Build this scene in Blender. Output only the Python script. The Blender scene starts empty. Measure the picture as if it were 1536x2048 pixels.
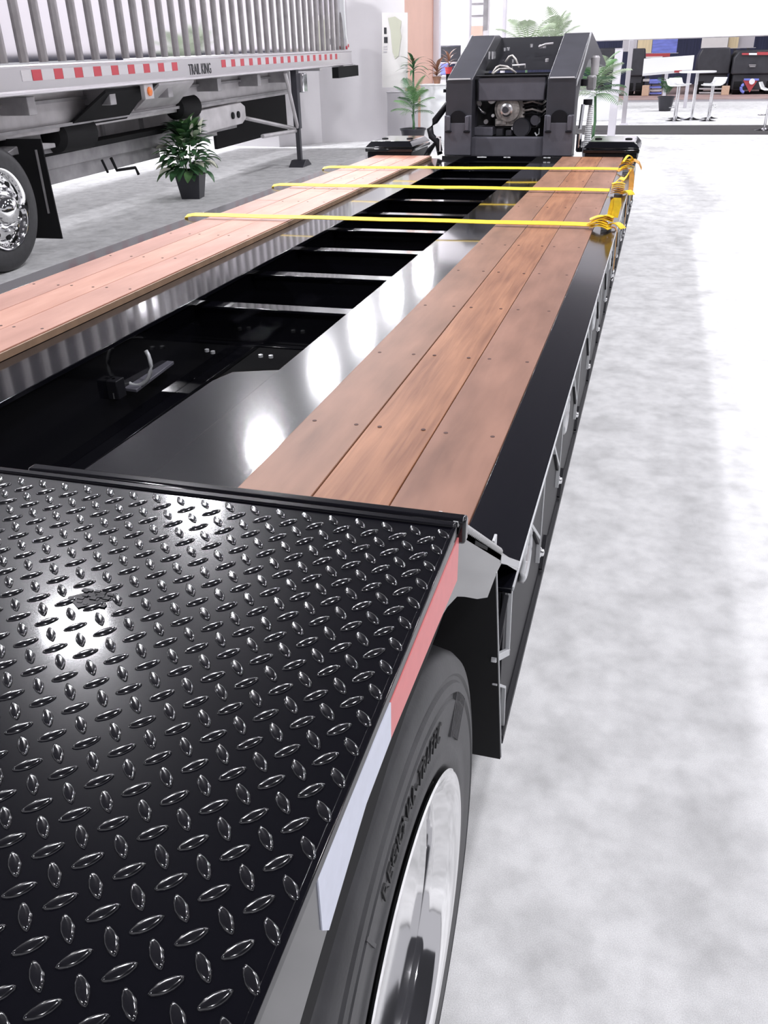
import bpy, bmesh, math, random
from mathutils import Vector, Matrix, Euler
random.seed(7)
PI = math.pi
C = bpy.context.scene.collection
S = bpy.context.scene

# ------------------------------------------------------------------ camera
F_PX = 1701.06
CR = Matrix(((0.95893095, -0.11561089, 0.25900879),
             (0.28279661, 0.46004738, -0.84165461),
             (-0.02185188, 0.88033547, 0.47384804)))
EYE = Vector((0, 0, 1.6))
cam_d = bpy.data.cameras.new('camera'); cam = bpy.data.objects.new('camera', cam_d); C.objects.link(cam)
cam_d.sensor_fit = 'VERTICAL'; cam_d.sensor_height = 24; cam_d.lens = F_PX / 2048 * 24
cam_d.clip_start = 0.02; cam_d.clip_end = 200
cam.matrix_world = Matrix.Translation(EYE) @ CR.to_4x4()
S.camera = cam

# ------------------------------------------------------------------ world, lamps, exposure
S.view_settings.view_transform = 'Standard'; S.view_settings.look = 'None'
S.view_settings.gamma = 1; S.view_settings.use_curve_mapping = False
S.view_settings.exposure = 0.5
w = bpy.data.worlds.new('hall_air'); S.world = w; w.use_nodes = True
w.node_tree.nodes['Background'].inputs[0].default_value = (0.93, 0.92, 1.0, 1)
w.node_tree.nodes['Background'].inputs[1].default_value = 0.40
LAMPS = [(-6.86, 7.24), (-6.62, 10.35), (-8.2, 17.1), (-8.8, 22.8), (-9.1, 27.5), (-9.3, 32.0), (-9.2, 36.6),
         (-18.2, 21.2), (-18.9, 24.2), (-19.2, 29.3), (-25.7, 33.7),
         (2.5, 1), (1.2, 7), (1.0, 13), (2, 20), (3, 27), (10, 5), (10, 13), (10, 22), (-16, 6), (-15, 13), (-8, -5), (3, -5), (6, 30), (12, 30), (8, 34)]  # fill lamps added out of view to brighten the floor, clear of plate reflections
for i, (x, y) in enumerate(LAMPS):
    l = bpy.data.lights.new('hall_or_fill_lamp', 'AREA'); l.shape = 'DISK'; l.size = 0.7; l.energy = 460 if x < -6 else 225
    l.color = (0.96, 0.95, 1.0)
    o = bpy.data.objects.new('hall_or_fill_lamp', l); o.location = (x, y, 8.0); C.objects.link(o)

# ------------------------------------------------------------------ materials
def new_mat(name):
    m = bpy.data.materials.new(name); m.use_nodes = True
    return m, m.node_tree.nodes, m.node_tree.links, m.node_tree.nodes['Principled BSDF']
def mat(name, col, rough=0.5, metal=0.0, bump=0.0, bscale=80, var=0.0, vscale=6, spec=0.5, coat=0.0, crough=.06, emit=0.0, stretch=(1, 1, 1), trans=0.0):
    m, N, L, b = new_mat(name)
    b.inputs['Base Color'].default_value = (*col, 1); b.inputs['Roughness'].default_value = rough
    b.inputs['Metallic'].default_value = metal; b.inputs['Specular IOR Level'].default_value = spec
    b.inputs['Coat Weight'].default_value = coat; b.inputs['Coat Roughness'].default_value = crough
    if emit: b.inputs['Emission Color'].default_value = (*col, 1); b.inputs['Emission Strength'].default_value = emit
    tc = N.new('ShaderNodeTexCoord'); mp = N.new('ShaderNodeMapping'); mp.inputs['Scale'].default_value = stretch
    L.new(tc.outputs['Object'], mp.inputs[0])
    if var:
        n = N.new('ShaderNodeTexNoise'); n.inputs['Scale'].default_value = vscale; n.inputs['Detail'].default_value = 5
        L.new(mp.outputs[0], n.inputs['Vector'])
        r = N.new('ShaderNodeMapRange'); r.inputs[1].default_value = .3; r.inputs[2].default_value = .7
        r.inputs[3].default_value = 1 - var; r.inputs[4].default_value = 1 + var * .6
        mx = N.new('ShaderNodeMix'); mx.data_type = 'RGBA'; mx.blend_type = 'MULTIPLY'; mx.inputs[0].default_value = 1
        mx.inputs[6].default_value = (*col, 1)
        L.new(n.outputs[0], r.inputs[0]); L.new(r.outputs[0], mx.inputs[7]); L.new(mx.outputs[2], b.inputs['Base Color'])
    if bump:
        n = N.new('ShaderNodeTexNoise'); n.inputs['Scale'].default_value = bscale; n.inputs['Detail'].default_value = 3
        L.new(mp.outputs[0], n.inputs['Vector'])
        bp = N.new('ShaderNodeBump'); bp.inputs['Strength'].default_value = bump; bp.inputs['Distance'].default_value = 0.0025
        L.new(n.outputs[0], bp.inputs['Height']); L.new(bp.outputs[0], b.inputs['Normal'])
    return m

def carpet_mat():
    m, N, L, b = new_mat('grey_carpet'); b.inputs['Roughness'].default_value = 0.95
    b.inputs['Specular IOR Level'].default_value = 0.15
    tc = N.new('ShaderNodeTexCoord')
    def noise(scale, det, sx=1, sy=1):
        mp = N.new('ShaderNodeMapping'); mp.inputs['Scale'].default_value = (sx, sy, 1); L.new(tc.outputs['Object'], mp.inputs[0])
        n = N.new('ShaderNodeTexNoise'); n.inputs['Scale'].default_value = scale; n.inputs['Detail'].default_value = det
        L.new(mp.outputs[0], n.inputs['Vector']); return n
    def ramp(n, lo, hi, a, c):
        r = N.new('ShaderNodeMapRange'); r.inputs[1].default_value = lo; r.inputs[2].default_value = hi
        r.inputs[3].default_value = a; r.inputs[4].default_value = c; L.new(n.outputs[0], r.inputs[0]); return r
    a = ramp(noise(5.5, 3, 1, .9), .32, .58, .80, 1.0)
    c = ramp(noise(16, 4, 1, 1), .3, .6, .86, 1.0)
    d = ramp(noise(420, 2), .3, .7, .84, 1.06)
    e = ramp(noise(1.3, 2), .35, .65, .96, 1.0)
    def mul(x, y):
        k = N.new('ShaderNodeMath'); k.operation = 'MULTIPLY'; L.new(x.outputs[0], k.inputs[0]); L.new(y.outputs[0], k.inputs[1]); return k
    v = mul(mul(a, c), mul(d, e))
    mx = N.new('ShaderNodeMix'); mx.data_type = 'RGBA'; mx.blend_type = 'MULTIPLY'; mx.inputs[0].default_value = 1
    mx.inputs[6].default_value = (.80, .80, .80, 1); L.new(v.outputs[0], mx.inputs[7]); L.new(mx.outputs[2], b.inputs['Base Color'])
    bp = N.new('ShaderNodeBump'); bp.inputs['Strength'].default_value = .3; bp.inputs['Distance'].default_value = .004
    L.new(d.outputs[0], bp.inputs['Height']); L.new(bp.outputs[0], b.inputs['Normal'])
    return m

def wood_mat(name, c1, c2, streak=.5, sx=26, seed=0.0):
    m, N, L, b = new_mat(name); b.inputs['Roughness'].default_value = .5; b.inputs['Specular IOR Level'].default_value = .35
    tc = N.new('ShaderNodeTexCoord'); mp = N.new('ShaderNodeMapping'); mp.inputs['Scale'].default_value = (sx, 1.7, 20)
    mp.inputs['Location'].default_value = (seed, seed * 1.7, 0)
    L.new(tc.outputs['Object'], mp.inputs[0])
    n = N.new('ShaderNodeTexNoise'); n.inputs['Scale'].default_value = 1.6; n.inputs['Detail'].default_value = 7; n.inputs['Distortion'].default_value = .6
    L.new(mp.outputs[0], n.inputs['Vector'])
    mp2 = N.new('ShaderNodeMapping'); mp2.inputs['Scale'].default_value = (5, 1.4, 5); mp2.inputs['Location'].default_value = (seed * 2, seed, 0)
    L.new(tc.outputs['Object'], mp2.inputs[0])
    n2 = N.new('ShaderNodeTexNoise'); n2.inputs['Scale'].default_value = 1.5; n2.inputs['Detail'].default_value = 4; L.new(mp2.outputs[0], n2.inputs['Vector'])
    ad = N.new('ShaderNodeMath'); ad.operation = 'MULTIPLY_ADD'; ad.inputs[1].default_value = streak
    L.new(n.outputs[0], ad.inputs[0]); L.new(n2.outputs[0], ad.inputs[2])
    cr = N.new('ShaderNodeMapRange'); cr.inputs[1].default_value = .3 + streak * .32; cr.inputs[2].default_value = .7 + streak * .68
    L.new(ad.outputs[0], cr.inputs[0])
    mx = N.new('ShaderNodeMix'); mx.data_type = 'RGBA'; mx.inputs[6].default_value = (*c1, 1); mx.inputs[7].default_value = (*c2, 1)
    L.new(cr.outputs[0], mx.inputs[0]); L.new(mx.outputs[2], b.inputs['Base Color'])
    bp = N.new('ShaderNodeBump'); bp.inputs['Strength'].default_value = .15; bp.inputs['Distance'].default_value = .002
    L.new(n.outputs[0], bp.inputs['Height']); L.new(bp.outputs[0], b.inputs['Normal'])
    return m

M = dict(
    carpet=carpet_mat(),
    paint=mat('gloss_black_paint', (.004, .004, .006), .20, bump=.008, bscale=260, spec=.05, coat=1.0, crough=.065),
    plate=mat('gloss_black_plate_paint', (.003, .003, .005), .25, bump=.012, bscale=420, spec=.06, coat=.6, crough=.07),
    rail_top=mat('semi_gloss_black_paint', (.006, .006, .009), .22, spec=.1, coat=.45, crough=.09),
    lug=mat('gloss_black_lug_paint', (.005, .005, .007), .16, spec=.8, coat=1.0, crough=.05),
    satin=mat('satin_black_paint', (.012, .012, .015), .45, spec=.18, bump=.05, bscale=200),
    skirt=mat('skirt_black_paint', (.02, .02, .02), .22, spec=.6, coat=.4),
    matte=mat('matte_black', (.008, .008, .009), .8, spec=.25),
    rubber=mat('tyre_rubber', (.035, .035, .038), .48, bump=.12, bscale=220, var=.25, vscale=20),
    rubberd=mat('tyre_lettering', (.006, .006, .007), .6),
    alu=mat('polished_aluminium', (.86, .86, .86), .07, 1.0),
    mirror=mat('mirror_aluminium', (.82, .80, .82), .06, 1.0, bump=.02, bscale=3),
    rail=mat('brushed_rail', (.72, .70, .72), .28, .75),
    dull=mat('dull_aluminium', (.40, .38, .385), .36, .9, var=.15, vscale=8),
    frame=mat('grey_frame', (.36, .35, .36), .45, .5, var=.25, vscale=5),
    framel=mat('light_grey_frame', (.55, .53, .54), .45, .3, var=.2, vscale=4),
    steel=mat('bright_steel', (.75, .75, .76), .25, 1.0),
    edge=mat('pale_steel_and_lit_edge', (.55, .56, .57), .4, .3),  # pale tone paints light caught on black edges; also bare steel fittings
    weld=mat('weld_bead_grey', (.42, .42, .42), .55, .2, bump=.6, bscale=400),
    red=mat('red_reflective_tape', (.72, .20, .20), .4, var=.04, vscale=60),
    white=mat('white_reflective_tape', (.66, .69, .80), .35, var=.05, vscale=50),
    redd=mat('trailer_red_tape', (.55, .06, .08), .4),
    whited=mat('trailer_white_tape', (.62, .60, .62), .4),
    yellow=mat('yellow_webbing', (.92, .62, .02), .55, bump=.2, bscale=500, var=.15, vscale=30),
    orange=mat('orange_webbing', (.62, .28, .03), .55, bump=.2, bscale=500, var=.2, vscale=30),
    ceil=mat('dark_ceiling', (.07, .07, .08), .9),
    wall=mat('white_wall', (.80, .78, .80), .7, var=.04, vscale=1.2),
    wallg=mat('grey_wall', (.52, .50, .53), .7, var=.05, vscale=1.5),
    header=mat('white_banner', (.90, .87, .90), .7),
    post=mat('white_post', (.72, .70, .75), .5),
    peach=mat('warm_lit_wall_and_print', (.85, .55, .45), .7, var=.05, vscale=2),  # warm light painted into the wall colour; also the orange print
    dark=mat('dark_booth', (.032, .032, .040), .5, var=.3, vscale=4),
    navy=mat('navy_curtain', (.055, .06, .12), .8, var=.3, vscale=3, stretch=(8, 8, .3)),
    blue=mat('blue_banner', (.20, .24, .70), .6, var=.3, vscale=2, stretch=(1, 1, 6)),
    cream=mat('cream_banner', (.72, .60, .38), .6, var=.15, vscale=8, stretch=(6, 1, .2)),
    pink=mat('pink_stage', (.45, .33, .31), .6, var=.15, vscale=3),
    redb=mat('red_booth', (.45, .06, .07), .5),
    leaf=mat('dark_green_leaf', (.06, .15, .065), .35, var=.35, vscale=9),
    leafl=mat('mid_green_leaf', (.14, .28, .11), .4, var=.35, vscale=9),
    leafp=mat('pale_green_leaf', (.40, .48, .34), .45, var=.3, vscale=9),
    petal=mat('cream_petal', (.72, .72, .60), .5),
    bronze=mat('reddish_brown_leaf', (.26, .13, .08), .45, var=.35, vscale=9),
    redpot=mat('red_pot', (.55, .04, .05), .4),
    pot=mat('black_pot', (.022, .022, .03), .35),
    soil=mat('soil', (.05, .035, .025), .9),
    wht=mat('white_gloss', (.86, .87, .88), .25),
    chrome=mat('chrome', (.80, .80, .82), .12, 1.0),
    runner=mat('charcoal_carpet', (.050, .047, .049), .95, var=.15, vscale=40),
    engine=mat('cast_engine_grey', (.55, .52, .49), .45, .2, bump=.4, bscale=60, var=.4, vscale=30),
    goose=mat('gooseneck_charcoal', (.042, .042, .052), .42, var=.15, vscale=6),
    goosel=mat('gooseneck_grey_pad', (.11, .108, .13), .45, var=.12, vscale=10),
    amber=mat('amber_lens', (.8, .20, .04), .25),
    tan=mat('tan_wood_block', (.60, .42, .30), .7, var=.1, vscale=20),
    wood_edge=mat('plank_edge', (.30, .19, .12), .6, var=.2, vscale=12),
    screw=mat('rusty_screw_hole', (.07, .025, .018), .7),
    ink=mat('black_ink', (.03, .03, .035), .5),
    paper=mat('poster_paper', (.78, .76, .74), .6, var=.05, vscale=3),
    sage=mat('sage_print', (.55, .56, .45), .6),
)
WN = [wood_mat('plank_outer', (.165, .074, .045), (.33, .165, .11), .30, 18, 3.1),
      wood_mat('plank_middle', (.17, .058, .024), (.41, .185, .092), 1.0, 34, 7.7),
      wood_mat('plank_inner', (.17, .080, .045), (.32, .16, .10), .30, 18, 12.3)]
WL = [wood_mat('left_plank_a', (.36, .16, .11), (.50, .25, .18), .3, 14, 1.3),
      wood_mat('left_plank_b', (.40, .17, .11), (.54, .27, .19), .3, 14, 5.3),
      wood_mat('left_plank_c', (.32, .14, .10), (.46, .23, .17), .3, 14, 9.3)]

# ------------------------------------------------------------------ mesh builder
def chain(o):
    m = Matrix.Identity(4)
    while o: m = o.matrix_basis @ m; o = o.parent
    return m
class MB:
    def __init__(s): s.v = []; s.f = []
    def add(s, vs, fs):
        k = len(s.v); s.v += [tuple(v) for v in vs]; s.f += [tuple(i + k for i in f) for f in fs]; return s
    def box(s, x0, x1, y0, y1, z0, z1):
        v = [(x, y, z) for z in (z0, z1) for y in (y0, y1) for x in (x0, x1)]
        return s.add(v, [(0, 2, 3, 1), (4, 5, 7, 6), (0, 1, 5, 4), (2, 6, 7, 3), (0, 4, 6, 2), (1, 3, 7, 5)])
    def hexa(s, b, t):          # 4 bottom + 4 top points, same winding (ccw from above)
        return s.add(list(b) + list(t), [(3, 2, 1, 0), (4, 5, 6, 7), (0, 1, 5, 4), (1, 2, 6, 5), (2, 3, 7, 6), (3, 0, 4, 7)])
    def prism(s, poly, axis, a, c):   # polygon in the other two axes, extruded a..c along axis
        def P(p, t):
            return (t, p[0], p[1]) if axis == 'x' else ((p[0], t, p[1]) if axis == 'y' else (p[0], p[1], t))
        n = len(poly)
        v = [P(p, a) for p in poly] + [P(p, c) for p in poly]
        return s.add(v, [tuple(range(n))[::-1], tuple(range(n, 2 * n))] + [(i, (i + 1) % n, n + (i + 1) % n, n + i) for i in range(n)])
    def tube(s, pts, r, n=8, caps=True):
        pts = [Vector(p) for p in pts]; rr = r if isinstance(r, (list, tuple)) else [r] * len(pts)
        vs = []; up = Vector((0, 0, 1))
        for i, p in enumerate(pts):
            d = (pts[min(i + 1, len(pts) - 1)] - pts[max(i - 1, 0)]).normalized()
            a = d.cross(up if abs(d.z) < .95 else Vector((1, 0, 0))).normalized(); b = d.cross(a)
            vs += [p + (a * math.cos(2 * PI * k / n) + b * math.sin(2 * PI * k / n)) * rr[i] for k in range(n)]
        fs = [(i * n + k, i * n + (k + 1) % n, (i + 1) * n + (k + 1) % n, (i + 1) * n + k) for i in range(len(pts) - 1) for k in range(n)]
        if caps: fs += [tuple(range(n))[::-1], tuple(range((len(pts) - 1) * n, len(pts) * n))]
        return s.add(vs, fs)
    def lathe(s, prof, c, axis='z', n=32, closed=False):   # prof (t along axis, radius)
        c = Vector(c); vs = []
        for t, r in prof:
            for k in range(n):
                a = 2 * PI * k / n; ca, sa = math.cos(a) * r, math.sin(a) * r
                vs.append(c + (Vector((ca, sa, t)) if axis == 'z' else Vector((t, ca, sa)) if axis == 'x' else Vector((sa, t, ca))))
        m = len(prof); fs = []
        for i in range(m if closed else m - 1):
            j = (i + 1) % m
            fs += [(i * n + k, i * n + (k + 1) % n, j * n + (k + 1) % n, j * n + k) for k in range(n)]
        if not closed:
            if prof[0][1] > 1e-4: fs.append(tuple(range(n))[::-1])
            if prof[-1][1] > 1e-4: fs.append(tuple(range((m - 1) * n, m * n)))
        return s.add(vs, fs)
    def ribbon(s, pts, side, wd, th=.003):   # strap: centre line, width direction, thickness
        pts = [Vector(p) for p in pts]; side = Vector(side).normalized(); vs = []
        for i, p in enumerate(pts):
            d = (pts[min(i + 1, len(pts) - 1)] - pts[max(i - 1, 0)]).normalized(); n = d.cross(side).normalized()
            for a, b in ((-1, -1), (1, -1), (1, 1), (-1, 1)): vs.append(p + side * (a * wd / 2) + n * (b * th / 2))
        m = len(pts); fs = [(i * 4 + k, i * 4 + (k + 1) % 4, i * 4 + 4 + (k + 1) % 4, i * 4 + 4 + k) for i in range(m - 1) for k in range(4)]
        fs += [(3, 2, 1, 0), tuple(m * 4 - 4 + k for k in range(4))]
        return s.add(vs, fs)
    def mesh(s, name, W=None):
        me = bpy.data.meshes.new(name); Wi = W.inverted() if W else Matrix.Identity(4)
        me.from_pydata([Wi @ Vector(v) for v in s.v], [], s.f)
        bm = bmesh.new(); bm.from_mesh(me); bmesh.ops.recalc_face_normals(bm, faces=bm.faces); bm.to_mesh(me); bm.free()
        return me
    def build(s, name, m, parent=None, bevel=0, smooth=False, local=False, kind=None):
        me = s.mesh(name, None if (local or not parent) else chain(parent))
        o = bpy.data.objects.new(name, me); C.objects.link(o); me.materials.append(m)
        if parent: o.parent = parent
        if bevel:
            md = o.modifiers.new('b', 'BEVEL'); md.width = bevel; md.segments = 2; md.limit_method = 'ANGLE'; md.angle_limit = math.radians(35)
        if smooth or bevel:
            for p in me.polygons: p.use_smooth = True
            if bevel or smooth == 'auto':
                me.set_sharp_from_angle(angle=math.radians(38))
        if kind: o['kind'] = kind
        return o
def tag(o, label, cat, group=None):
    o['label'] = label; o['category'] = cat
    if group: o['group'] = group
    return o
def thing(name, label, cat, loc=(0, 0, 0), rot=(0, 0, 0), group=None):
    o = bpy.data.objects.new(name, None); C.objects.link(o); o.location = loc; o.rotation_euler = rot; o.empty_display_size = .1
    return tag(o, label, cat, group)
def copy_tree(o, parent=None):
    c = o.copy(); C.objects.link(c)
    if parent: c.parent = parent
    for ch in list(o.children): copy_tree(ch, c)
    return c
def share(src, parent, loc, name=None):      # a further piece that shares mesh data
    c = src.copy(); C.objects.link(c); c.parent = parent; c.location = loc; return c
def at(u, v, Y):                             # point at depth Y seen at photo pixel u, v (used once, to place things at real depths)
    d = CR @ Vector((u - 768, 1024 - v, -F_PX)); return EYE + d * (Y / d.y)
def text_mb(txt, size, depth):
    cu = bpy.data.curves.new('t', 'FONT'); cu.body = txt; cu.size = size; cu.extrude = depth; cu.resolution_u = 2
    cu.align_x = 'CENTER'
    o = bpy.data.objects.new('t', cu); C.objects.link(o); dg = bpy.context.evaluated_depsgraph_get()
    me = bpy.data.meshes.new_from_object(o.evaluated_get(dg)); v = [p.co.copy() for p in me.vertices]; f = [tuple(p.vertices) for p in me.polygons]
    bpy.data.objects.remove(o); bpy.data.curves.remove(cu); bpy.data.meshes.remove(me)
    return v, f

# ================================================================== SETTING
def struct(name, mb, m, **k):
    o = mb.build(name, m, **k); o['kind'] = 'structure'; return o
struct('floor', MB().box(-45, 30, -14, 60, -.1, 0), M['carpet'])
struct('ceiling', MB().box(-45, 30, -14, 60, 8.7, 8.9), M['ceil'])
struct('wall_back', MB().box(-30, 30, 48, 48.3, 0, 4.5), M['navy'])
# white partition walls behind the dump trailer
def wall_strip(name, pts, z1, m, th=.08):
    mb = MB()
    for (a, b) in zip(pts, pts[1:]):
        d = (Vector(b) - Vector(a)); n = Vector((-d.y, d.x)).normalized() * th
        mb.hexa([(a[0], a[1], 0), (b[0], b[1], 0), (b[0] + n.x, b[1] + n.y, 0), (a[0] + n.x, a[1] + n.y, 0)],
                [(a[0], a[1], z1), (b[0], b[1], z1), (b[0] + n.x, b[1] + n.y, z1), (a[0] + n.x, a[1] + n.y, z1)])
    return struct(name, mb, m)
wall_strip('wall_left', [(-11, 17.9), (-7.3, 17.2), (-6.75, 18.2), (-5.05, 18.6)], 3.6, M['wall'])
wall_strip('wall_booth', [(-5.05, 18.6), (-4.87, 20.25)], 3.6, M['peach'])  # peach tint stands for warm light on this wall

# ================================================================== LOWBOY TRAILER
XR, XL = -.175, -2.951       # outer faces
XC = (XR + XL) / 2
DZ, FZ = .67, .635           # plank top, beam flange top
Y0, Y1 = 1.0, 9.2
TR = thing('lowboy_trailer', 'long low black flatbed trailer with brown plank decks beside two central beams', 'trailer', (XC, 5, 0))
def mir(x): return 2 * XC - x
zp = lambda y: 1.0736 + .0465 * y

# planks : right deck and left deck, each three wide, butt joint near the second strap
hole = MB().lathe([(0, .0065), (.0012, .0065), (.0013, .004)], (0, 0, 0), n=10)
def screw_spots(xa, xb, ys):
    return [(x, y) for y in ys for x in (xa + .035, xb - .035)]
CM_Y = [2.145 + .655 * i for i in range(-1, 11)]
scr = None
def deck(edges, mats, cuts):
    global scr
    for i, (xa, xb) in enumerate(zip(edges, edges[1:])):
        for (a, b) in zip(cuts[i], cuts[i][1:]):
            g = .0016
            p = MB().box(xa + g, xb - g, a + .002, b - .002, FZ + .001, DZ - random.uniform(0, .0012)).build('deck_plank', mats[i], TR, bevel=.0022)
            for (x, y) in screw_spots(xa, xb, [q for q in CM_Y if a + .05 < q < b - .05]):
                jx, jy = random.uniform(-.004, .004), random.uniform(-.006, .006)
                if scr is None: scr = hole.mesh('screw'); scr.materials.append(M['screw'])
                o = bpy.data.objects.new('screw', scr); C.objects.link(o); o.parent = p
                o.location = Vector((x + jx, y + jy, DZ - .0008)) - TR.location
deck([-.896, -.700, -.506, -.307], [WN[2], WN[1], WN[0]], [[Y0, 6.55, Y1], [Y0, 6.55, Y1], [Y0, 6.15, Y1]])
deck([mir(-.307), mir(-.506), mir(-.700), mir(-.896)], [WL[2], WL[1], WL[0]], [[Y0, 6.1, Y1], [Y0, 6.6, Y1], [Y0, 6.6, Y1]])
MB().box(mir(-.896) + .0005, mir(-.896) + .008, Y0, Y1, FZ + .002, DZ - .006).build('plank_edge_strip', M['wood_edge'], TR)
# main beams (I section) and side rails
for sgn, nm in ((1, 'right'), (-1, 'left')):
    X = (lambda x: x) if sgn == 1 else mir
    b = MB()
    lo, hi = sorted((X(-1.183), X(-.865))); b.box(lo, hi, Y0 - .05, Y1 + .1, FZ - .018, FZ)
    lo, hi = sorted((X(-1.11), X(-1.09))); b.box(lo, hi, Y0 - .05, Y1 + .1, .24, FZ - .018)
    lo, hi = sorted((X(-1.183), X(-.98))); b.box(lo, hi, Y0 - .05, Y1 + .1, .22, .24)
    b.build('main_beam', M['paint'], TR, bevel=.002)
    r = MB()
    poly = [(XR - .022, DZ - .0142), (XR - .012, DZ - .0142), (XR - .012, .285), (XR, .285), (XR, .262), (-.26, .262),
            (-.26, .285), (XR - .022, .285)]
    r.prism([(X(p[0]), p[1]) for p in poly], 'y', 1.41, Y1)
    r.build('side_rail', M['satin'], TR, bevel=.0015)
    lo, hi = sorted((X(-.307), X(XR))); MB().box(lo, hi, 1.41, Y1, DZ - .014, DZ - .002).build('rail_top', M['rail_top'], TR, bevel=.0015)
    lo, hi = sorted((X(XR - .0005), X(XR + .0025)))
    MB().box(lo, hi, 1.42, Y1, DZ - .013, DZ - .003).build('rail_lit_edge', M['edge'], TR)  # pale strip paints carpet light caught on the black rail edge
# cross members, I sections
for i in range(9):
    y = 3.625 + .655 * i
    m = MB().box(mir(-1.095), -1.10, y - .045, y + .045, .563, .575).box(mir(-1.095), -1.10, y - .006, y + .006, .40, .563)
    m.box(mir(-1.095), -1.10, y - .045, y + .045, .39, .40).build('crossmember', M['paint'], TR, bevel=.002)
MB().box(mir(-1.08), -1.12, .9, Y1, .20, .215).build('belly_pan', M['matte'], TR)
for s_ in (1, -1):
    xs = sorted((XR - .03, -1.09)) if s_ == 1 else sorted((mir(XR - .03), mir(-1.09)))
    MB().box(xs[0], xs[1], 1.45, Y1, .22, .24).build('belly_pan', M['matte'], TR)
# well details behind the raised rear section
MB().prism([(-1.40, 1.35), (-1.375, 2.50), (-1.345, 2.60), (-1.183, 2.66), (-1.178, 1.35)], 'z', .612, .626).build('gusset_plate', M['paint'], TR, bevel=.002)
MB().prism([(-2.23, 2.93), (-1.955, 2.91), (-1.985, 3.28), (-2.20, 3.29)], 'z', .385, .40).build('carpet_gap_patch', M['goosel'], TR, bevel=.003)  # grey patch added in place of carpet seen through a gap
hp = [Vector((-1.99 + .075 * math.cos(t), 2.98 + .02 * math.sin(t), .48 + .085 * math.sin(t))) for t in [PI * .75 + i * 1.5 * PI / 18 for i in range(19)]]
MB().tube(hp, .009, 8).build('air_hose', M['edge'], TR, smooth=True)
MB().box(-2.03, -1.97, 2.80, 2.86, .39, .47).tube([(-2.0, 2.83, .38), (-2.0, 2.83, .47)], .012).build('valve', M['satin'], TR, bevel=.004)
MB().tube([(-1.985, 2.79, .40), (-1.985, 2.79, .425)], .004, 6).build('fitting', M['steel'], TR)
for (x, y) in ((-1.62, 3.42), (-1.57, 3.42), (-1.86, 3.42), (-1.90, 3.44)):
    MB().lathe([(0, .011), (.012, .011), (.014, .006)], (x, y, .40), n=8).build('bolt', M['edge'], TR, smooth='auto')

# raised rear section over the wheels
PX0 = mir(-.175)
YB = -.65
pl = MB()
pl.hexa([(PX0, YB, zp(YB) - .01), (XR, YB, zp(YB) - .01), (XR, .85, zp(.85) - .01), (PX0, .85, zp(.85) - .01)],
        [(PX0, YB, zp(YB)), (XR, YB, zp(YB)), (XR, .85, zp(.85)), (PX0, .85, zp(.85))])
pl.build('diamond_plate', M['plate'], TR, bevel=.0015)
# raised lugs of the tread pattern, built as real relief
def lug_ring(L_, W_, n=12):
    out = []
    for k in range(n):
        a = 2 * PI * k / n; c, s_ = math.cos(a), math.sin(a)
        x = L_ / 2 * c; y = W_ / 2 * s_ * (1 - .35 * c * c); out.append((x, y))
    return out
rings = [(lug_ring(.0245, .0098), 0.0), (lug_ring(.0230, .0083), .0016), (lug_ring(.0185, .0050), .0022)]
lv = []; n_ = 12
for rg, h in rings: lv += [(x, y, h) for x, y in rg]
lf = [(i * n_ + k, i * n_ + (k + 1) % n_, (i + 1) * n_ + (k + 1) % n_, (i + 1) * n_ + k) for i in range(2) for k in range(n_)] + [tuple(range(2 * n_, 3 * n_))]
P_ = .0337
lugs = MB(); cnt = 0
lim_x = -1.75
i = -45
for i in range(-48, 6):
    for j in range(-20, 20):
        for ty in (0, 1):
            x = -.286 + i * P_ + (-.0168 if ty else 0); y = .292 + j * P_ + (-.0172 if ty else 0)
            if not (lim_x < x < XR - .007 and -.30 < y < .838): continue
            if abs(x + .516) < .016 and abs(y - .625) < .012: continue
            a = math.radians(45 if ty else -45) + random.uniform(-.03, .03); ca, sa = math.cos(a), math.sin(a)
            z = zp(y) - .0001
            lugs.add([(x + vx * ca - vy * sa, y + vx * sa + vy * ca, z + vz + .0465 * (vx * sa + vy * ca)) for vx, vy, vz in lv], lf); cnt += 1
lugs.build('tread_lugs', M['lug'], TR, smooth=True, kind='stuff')
# small rough rolled mark between the lugs
mk = MB()
for k in range(26):
    x = -.516 + random.uniform(-.02, .02); y = .625 + random.uniform(-.012, .012); s_ = random.uniform(.0012, .0026)
    mk.box(x - s_ * 1.6, x + s_ * 1.6, y - s_, y + s_, zp(y) - .0003, zp(y) + random.uniform(.0008, .0016))
mk.prism([(-.542, .620), (-.520, .605), (-.492, .628), (-.514, .645)], 'z', zp(.61) - .001, zp(.63) + .0003)
mk.build('rolled_mark', M['plate'], TR)
# weld line, slope panel, transverse bar
MB().box(PX0, XR, .846, .858, zp(.85) - .012, zp(.85) + .003).build('weld_seam', M['plate'], TR, bevel=.002)
sl = MB().hexa([(PX0, .855, 1.100), (XR, .855, 1.100), (XR, 1.49, .66), (PX0, 1.49, .66)],
               [(PX0, .862, 1.113), (XR, .862, 1.113), (XR, 1.505, .670), (PX0, 1.505, .670)])
sl.build('slope_panel', M['paint'], TR, bevel=.001)
MB().box(-.775, -.166, .866, .884, 1.080, 1.1140).build('transverse_bar', M['paint'], TR, bevel=.004)
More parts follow.
